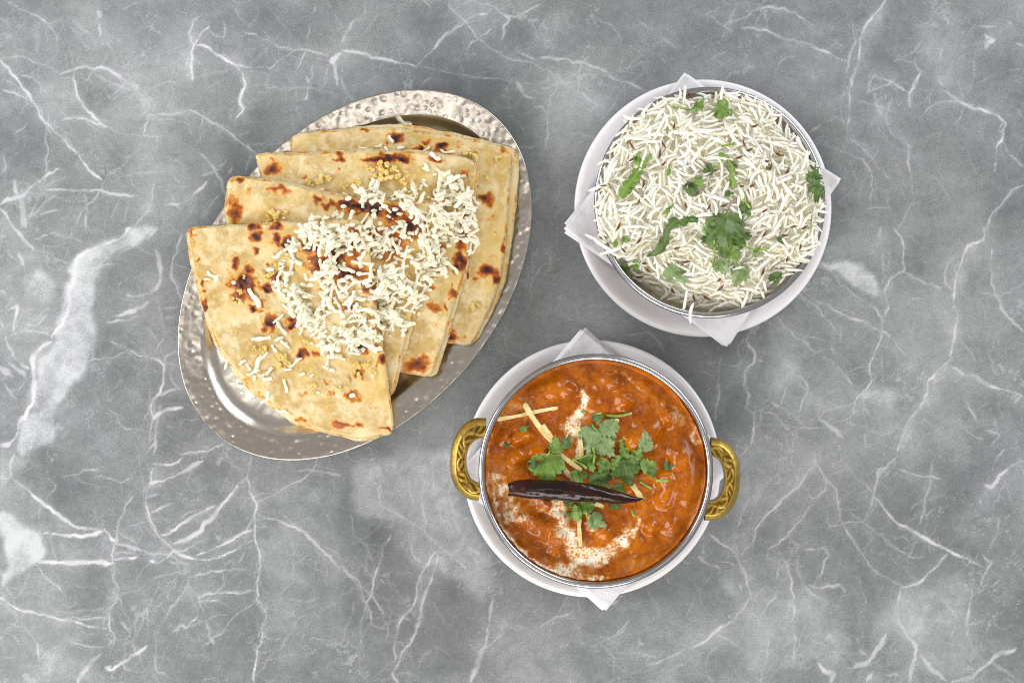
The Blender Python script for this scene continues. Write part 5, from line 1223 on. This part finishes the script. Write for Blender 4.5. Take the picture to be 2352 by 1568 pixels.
def leaf(hm, zref, dx, dy, ang, size, mat, label, group, seed, w=1.0, cut=1.0, cup=.4, fold=0.12, stem=None, tilt=0.0, name='coriander_leaf'):
    X, Y, v, qd, tri, bd = blade(seed, w, cut)
    rr = np.random.default_rng(seed + 500)
    S = size * K * (H - zref) / H
    zl = (cup * (X ** 2 + (Y - .5) ** 2) * .6 - fold * np.abs(X) + .20 * np.sin(X * 8 + rr.uniform(0, 6)) * Y * .5 + .08 * np.sin(Y * 9 + rr.uniform(0, 6)) + .22 * rr.normal() * X * Y + tilt * X) * S
    xf = X * math.cos(math.atan(abs(fold))) * S; yf = (Y - .5) * S
    a = math.radians(ang) - math.pi / 2
    c = W(dx, dy, zref)
    WX = c[0] + xf * math.cos(a) - yf * math.sin(a); WY = c[1] + xf * math.sin(a) + yf * math.cos(a)
    V, q, t, vv, P = sheet(hm, WX, WY, zl, v, qd, tri, bd, mat, name)
    org = np.array([c[0], c[1], P[:, 2].min()])
    me = mesh('leaf_blade', V - org, q, t, {'vein': vv})
    if stem is None:
        o = obj(name, me, LEAF[mat], None, org); return tag(o, label, 'coriander leaf', group)
    root = thing(name, label, 'coriander leaf', org, group)
    obj('blade', me, LEAF[mat], root)
    b = np.array([c[0] + .42 * S * math.sin(a), c[1] - .42 * S * math.cos(a)])
    e = W(stem[0], stem[1], zref)[:2]
    mid = (b + e) / 2 + np.array([-(e - b)[1], (e - b)[0]]) * rr.uniform(-.15, .15)
    pth = smooth_open([b, mid, e], 14, 2)
    z = np.maximum(hm.get(pth[:, 0], pth[:, 1]), P[:, 2].min()) + .0004
    z = np.convolve(np.pad(z, 3, mode='edge'), np.ones(7) / 7, 'valid')
    V, q, t = tube(np.c_[pth, z], np.linspace(.0005, .00062, 14), 6)
    obj('stalk', mesh('leaf_stalk', V - org, q, t), STEM, root)
    return root

def strap(hm, zref, pts, wid, mat, label, group, seed, fold=.16, name='coriander_leaf'):
    G = ribbon(pts, wid, seed)
    n, m = G.shape[:2]
    w3 = W(G[..., 0], G[..., 1], zref)
    s = np.linspace(-1, 1, m)
    ww = np.interp(np.linspace(0, 1, n), np.linspace(0, 1, len(wid)), wid) * K
    zl = -(np.abs(s)[None, :] * ww[:, None] * fold) + s[None, :] * ww[:, None] * .75 * np.sin(np.linspace(0, 5.5, n) + seed)[:, None] + .0006 * np.sin(np.arange(n) * .5)[:, None] * s[None, :]
    vein = np.broadcast_to(np.exp(-(s / .12) ** 2)[None] * .9, (n, m)).ravel() + .4 * (np.sin(np.arange(n)[:, None] * .8 + np.abs(s)[None] * 3) > .9).ravel()
    idx = np.arange(n * m).reshape(n, m)
    bd = np.r_[idx[0, :-1], idx[:-1, -1], idx[-1, :0:-1], idx[:0:-1, 0]][::-1]
    V, q, t, vv, P = sheet(hm, w3[..., 0].ravel(), w3[..., 1].ravel(), zl.ravel(), vein, grid_quads(n, m), np.zeros((0, 3), int), bd, mat, name)
    org = np.array([P[:, 0].mean(), P[:, 1].mean(), P[:, 2].min()])
    o = obj(name, mesh('leaf_blade', V - org, q, t, {'vein': np.clip(vv, 0, 1)}), LEAF[mat], None, org)
    return tag(o, label, 'coriander leaf', group)

def sprig(hm, zref, pts, r_, label, group):
    P = smooth_open(pts, 16, 2); w3 = W(P[:, 0], P[:, 1], zref)
    z = hm.get(w3[:, 0], w3[:, 1]); z = np.poly1d(np.polyfit(np.arange(16), z, 1))(np.arange(16)) + r_ * K * .6 + .0003
    P3 = np.c_[w3[:, :2], z]
    V, q, t = tube(P3, r_ * K, 7); c = P3.mean(0)
    hm.stamp(P3, r_ * K + .0001)
    o = obj('coriander_sprig', mesh('coriander_sprig', V - c, q, t), STEM, None, c)
    return tag(o, label, 'coriander sprig', group)

# --- on the rice
G1 = 'coriander on the rice'; ZR = .066
RH._blur = RH.blur(.005)
L = lambda *a, **k: leaf(RH, ZR, *a[:6], G1, a[6], **k)
L(1664, 254, -20, 46, 'm', 'notched green coriander leaf near the top of the rice', 1, w=1.0, fold=.3)
L(1610, 238, 60, 40, 'm', 'coriander leaf with a long stalk at the top of the rice', 2, w=.55, fold=.5, stem=(1546, 246))
strap(RH, ZR, [(1424, 455), (1440, 428), (1455, 408), (1474, 384), (1492, 358)], [6, 12, 11, 8, 3], 'm', 'long folded coriander leaf slanting at the upper left of the rice', G1, 3)
L(1464, 364, 75, 34, 'm', 'small coriander leaf above the long folded one at the upper left', 4, w=.6, fold=.4)
strap(RH, ZR, [(1648, 356), (1668, 364), (1682, 388), (1683, 410), (1679, 432)], [3, 7, 10, 10, 5], 'm', 'hooked green coriander leaf in the upper middle of the rice', G1, 5)
L(1623, 392, 200, 26, 'd', 'small dark coriander leaf joined by a stalk to the hooked leaf', 6, stem=(1658, 372))
L(1534, 392, 90, 30, 'm', 'narrow coriander sliver standing upright left of the hooked leaf', 7, w=.35, fold=.6)
L(1591, 430, 40, 48, 'd', 'curled coriander leaf near the centre of the rice', 8, w=.7, fold=.5)
L(1604, 414, 70, 28, 'm', 'pale tip of the curled coriander leaf near the centre of the rice', 9, w=.8)
L(1872, 400, 80, 50, 'd', 'upper of two dark coriander leaves against the right wall of the rice bowl', 10, w=.8)
L(1876, 445, -100, 46, 'd', 'lower of two dark coriander leaves against the right wall of the rice bowl', 11, w=.9)
L(1712, 484, -60, 40, 'd', 'dark coriander leaf on a stalk, right of centre on the rice', 12, w=.75, stem=(1708, 452))
L(1673, 446, 0, 24, 'd', 'tiny dark coriander scrap below the hooked leaf', 13, w=.6)
L(1762, 384, 60, 20, 'd', 'tiny dark coriander scrap in the right half of the rice', 14, w=.4)
L(1537, 480, 50, 34, 'm', 'thin forked coriander scrap left of centre on the rice', 15, w=.35, fold=.5)
strap(RH, ZR, [(1600, 508), (1572, 506), (1545, 512), (1530, 530), (1526, 556), (1514, 578), (1486, 588)], [5, 11, 10, 8, 10, 8, 3], 'd', 'long dark coriander leaf bent into a hook at the lower left of the rice', G1, 16)
L(1628, 520, 110, 44, 'p', 'pale coriander leaf behind the big central leaf on the rice', 17, w=.9)
L(1624, 550, 190, 42, 'd', 'dark coriander leaf poking out left of the big central leaf', 18, w=.9)
L(1704, 546, 15, 48, 'd', 'dark coriander leaf poking out right of the big central leaf', 19, w=.9)
L(1684, 588, -80, 46, 'm', 'coriander leaf under the tip of the big central leaf', 20, w=.7)
L(1658, 614, -60, 42, 'p', 'pale coriander leaf below the big central leaf', 21, w=1.0)
L(1664, 545, -95, 108, 'd', 'biggest dark green coriander leaf, on the lower middle of the rice', 22, w=.72, fold=.25, cup=.15)
sprig(RH, ZR, [(1638, 552), (1640, 585), (1636, 614)], 2.2, 'upright green coriander stem beside the biggest leaf on the rice', G1)
sprig(RH, ZR, [(1700, 562), (1730, 574), (1766, 571)], 2.0, 'curved green coriander stem right of the biggest leaf on the rice', G1)
L(1560, 632, -40, 64, 'p', 'pale crumpled coriander leaf at the lower left of the rice', 23, w=.7, fold=.35, cup=.4)
L(1697, 636, -115, 58, 'p', 'pale fan-shaped coriander leaf at the bottom of the rice', 24, w=.75, cut=.5)
L(1785, 640, -70, 32, 'd', 'dark coriander leaf at the lower right edge of the rice', 25, w=.9)
L(1443, 622, -60, 40, 'd', 'dark coriander scrap against the lower left wall of the rice bowl', 26, w=.4)
L(1464, 612, -80, 34, 'm', 'green coriander scrap at the lower left edge of the rice', 27, w=.5)
L(1414, 557, 80, 24, 'm', 'small upright coriander scrap near the left edge of the rice', 28, w=.5)
L(1438, 551, 0, 24, 'm', 'small coriander scrap just right of the left-edge one', 29, w=.6)
L(1740, 577, 60, 32, 'm', 'coriander scrap at the end of the curved stem on the rice', 30, w=.5)
L(1793, 553, -50, 24, 'd', 'dark coriander scrap in the right half of the rice beside a cumin seed', 31, w=.5)
sprig(RH, ZR, [(1654, 339), (1670, 335), (1687, 332)], 2.4, 'short cut coriander stem above the hooked leaf on the rice', G1)
sprig(RH, ZR, [(1862, 488), (1865, 505), (1864, 524)], 2.0, 'thin coriander stem at the right edge of the rice', G1)
sprig(RH, ZR, [(1500, 652), (1510, 651), (1519, 655)], 2.2, 'short coriander stem near the bottom left of the rice', G1)
sprig(RH, ZR, [(1702, 460), (1712, 470), (1719, 480)], 2.3, 'yellow-green coriander stem stub right of centre on the rice', G1)

# --- on the curry
G2 = 'coriander on the curry'; ZK = .053
CH._blur = CH.blur(.006)
Q = lambda *a, **k: leaf(CH, ZK, *a[:3], a[3] * .9, *a[4:6], G2, a[6], **k)
Q(1257, 1080, -90, 88, 'm', 'broad fan-shaped coriander leaf left of the leaf pile, above the chilli', 41, w=1.05, cut=.35, cup=.1, stem=(1263, 1036))
Q(1222, 1066, 170, 30, 'd', 'dark coriander scrap at the left of the broad fan-shaped leaf', 42, w=.6)
Q(1373, 963, -80, 34, 'd', 'small dark coriander leaf at the top of the leaf pile on the curry', 43, w=.9, stem=(1381, 948))
Q(1384, 1108, -60, 66, 'd', 'dark coriander leaf half hidden under the middle of the chilli', 44, w=.9)
Q(1361, 1014, -110, 76, 'p', 'pale green fan coriander leaf at the upper left of the leaf pile', 45, w=1.05, cut=.5, cup=.15, stem=(1361, 974))
Q(1402, 992, -70, 66, 'p', 'pale notched coriander leaf at the top right of the pile', 46, w=.8, fold=.3)
Q(1396, 1033, -50, 52, 'p', 'pale rounded coriander leaf in the middle of the pile', 47, w=.95, cut=.6)
Q(1278, 1020, 100, 46, 'm', 'deeply cut coriander leaf lying on the thick ginger strip', 48, w=.85)
Q(1303, 1012, 60, 40, 'd', 'folded dark coriander leaf beside the upper cream streak', 49, w=.7, fold=.5)
Q(1482, 1010, 95, 62, 'p', 'solitary pale coriander leaf at the right of the pile', 50, w=.6, cut=.5)
strap(CH, ZK, [(1426, 1010), (1432, 1035), (1446, 1058), (1462, 1078)], [4, 12, 13, 6], 'm', 'long folded coriander leaf rising at the right of the pile', G2, 51)
Q(1466, 1040, 60, 42, 'm', 'bright curled coriander leaf behind the long folded leaf', 52, w=.8, fold=.4)
Q(1440, 1088, -75, 74, 'd', 'largest dark coriander leaf on the curry, just above the chilli', 53, w=.95, cup=.12)
strap(CH, ZK, [(1405, 1078), (1414, 1062), (1424, 1046)], [5, 8, 5], 'm', 'narrow folded coriander leaf in the middle of the pile', G2, 54)
Q(1356, 1064, -70, 52, 'm', 'bright green coriander leaf at the centre of the pile', 55, w=.8, stem=(1314, 1056))
Q(1334, 1094, 20, 44, 'm', 'coriander leaf touching the chilli left of the pile', 56, w=.9)
Q(1384, 1072, -120, 46, 'm', 'crumpled coriander leaf between the pale ones in the pile', 57, w=.8, fold=.4)
Q(1492, 1068, 20, 46, 'm', 'ragged coriander leaf reaching right from the pile', 58, w=.85)
Q(1538, 1070, 10, 28, 'd', 'small coriander tip farthest right on the curry', 59, w=.7)
Q(1500, 1088, -80, 30, 'd', 'little dark coriander leaf under the ragged right leaf', 60, w=.7)
Q(1424, 1126, -30, 40, 'd', 'dark coriander leaf edge just above the thin half of the chilli', 61, w=.9)
Q(1344, 1156, 100, 54, 'm', 'bright coriander leaf just below the chilli', 62, w=.8, fold=.3, stem=(1350, 1190))
Q(1318, 1178, 190, 44, 'm', 'coriander leaf lying over the cream below the chilli', 63, w=.9)
Q(1302, 1154, 160, 30, 'd', 'dark coriander scrap below the chilli, left of the bright leaf', 64, w=.7)
Q(1374, 1198, -30, 50, 'p', 'lowest coriander leaf on the curry, with toothed edge', 65, w=.9)
Q(1416, 1160, -40, 34, 'd', 'dark coriander leaf just below the thin half of the chilli', 66, w=.9)
Q(1206, 984, 30, 30, 'm', 'sauce-stained coriander scrap left of the thick ginger strip', 67, w=.5)
Q(1166, 1022, 10, 22, 'd', 'half sunk coriander scrap at the left of the curry', 68, w=.5)
sprig(CH, ZK, [(1393, 955), (1420, 956), (1452, 949)], 3.2, 'longest cut coriander stem, above the pile on the curry', G2)
sprig(CH, ZK, [(1508, 1103), (1521, 1103), (1534, 1102)], 3.2, 'short pale coriander stem right of the pile on the curry', G2)
sprig(CH, ZK, [(1335, 946), (1340, 946), (1346, 947)], 3.0, 'stub of coriander stem on the upper cream streak', G2)
sprig(CH, ZK, [(1470, 1107), (1483, 1114), (1499, 1122)], 2.4, 'dark coriander stem above the tip of the chilli', G2)
sprig(CH, ZK, [(1314, 1057), (1334, 1064), (1348, 1076)], 3.2, 'pale curved coriander stem at the left of the pile', G2)
sprig(CH, ZK, [(1362, 1026), (1366, 1045), (1364, 1062)], 2.6, 'upright coriander stem hidden in the middle of the pile', G2)
sprig(CH, ZK, [(1452, 1172), (1455, 1180), (1457, 1186)], 2.4, 'tiny coriander stem below the tip of the chilli', G2)
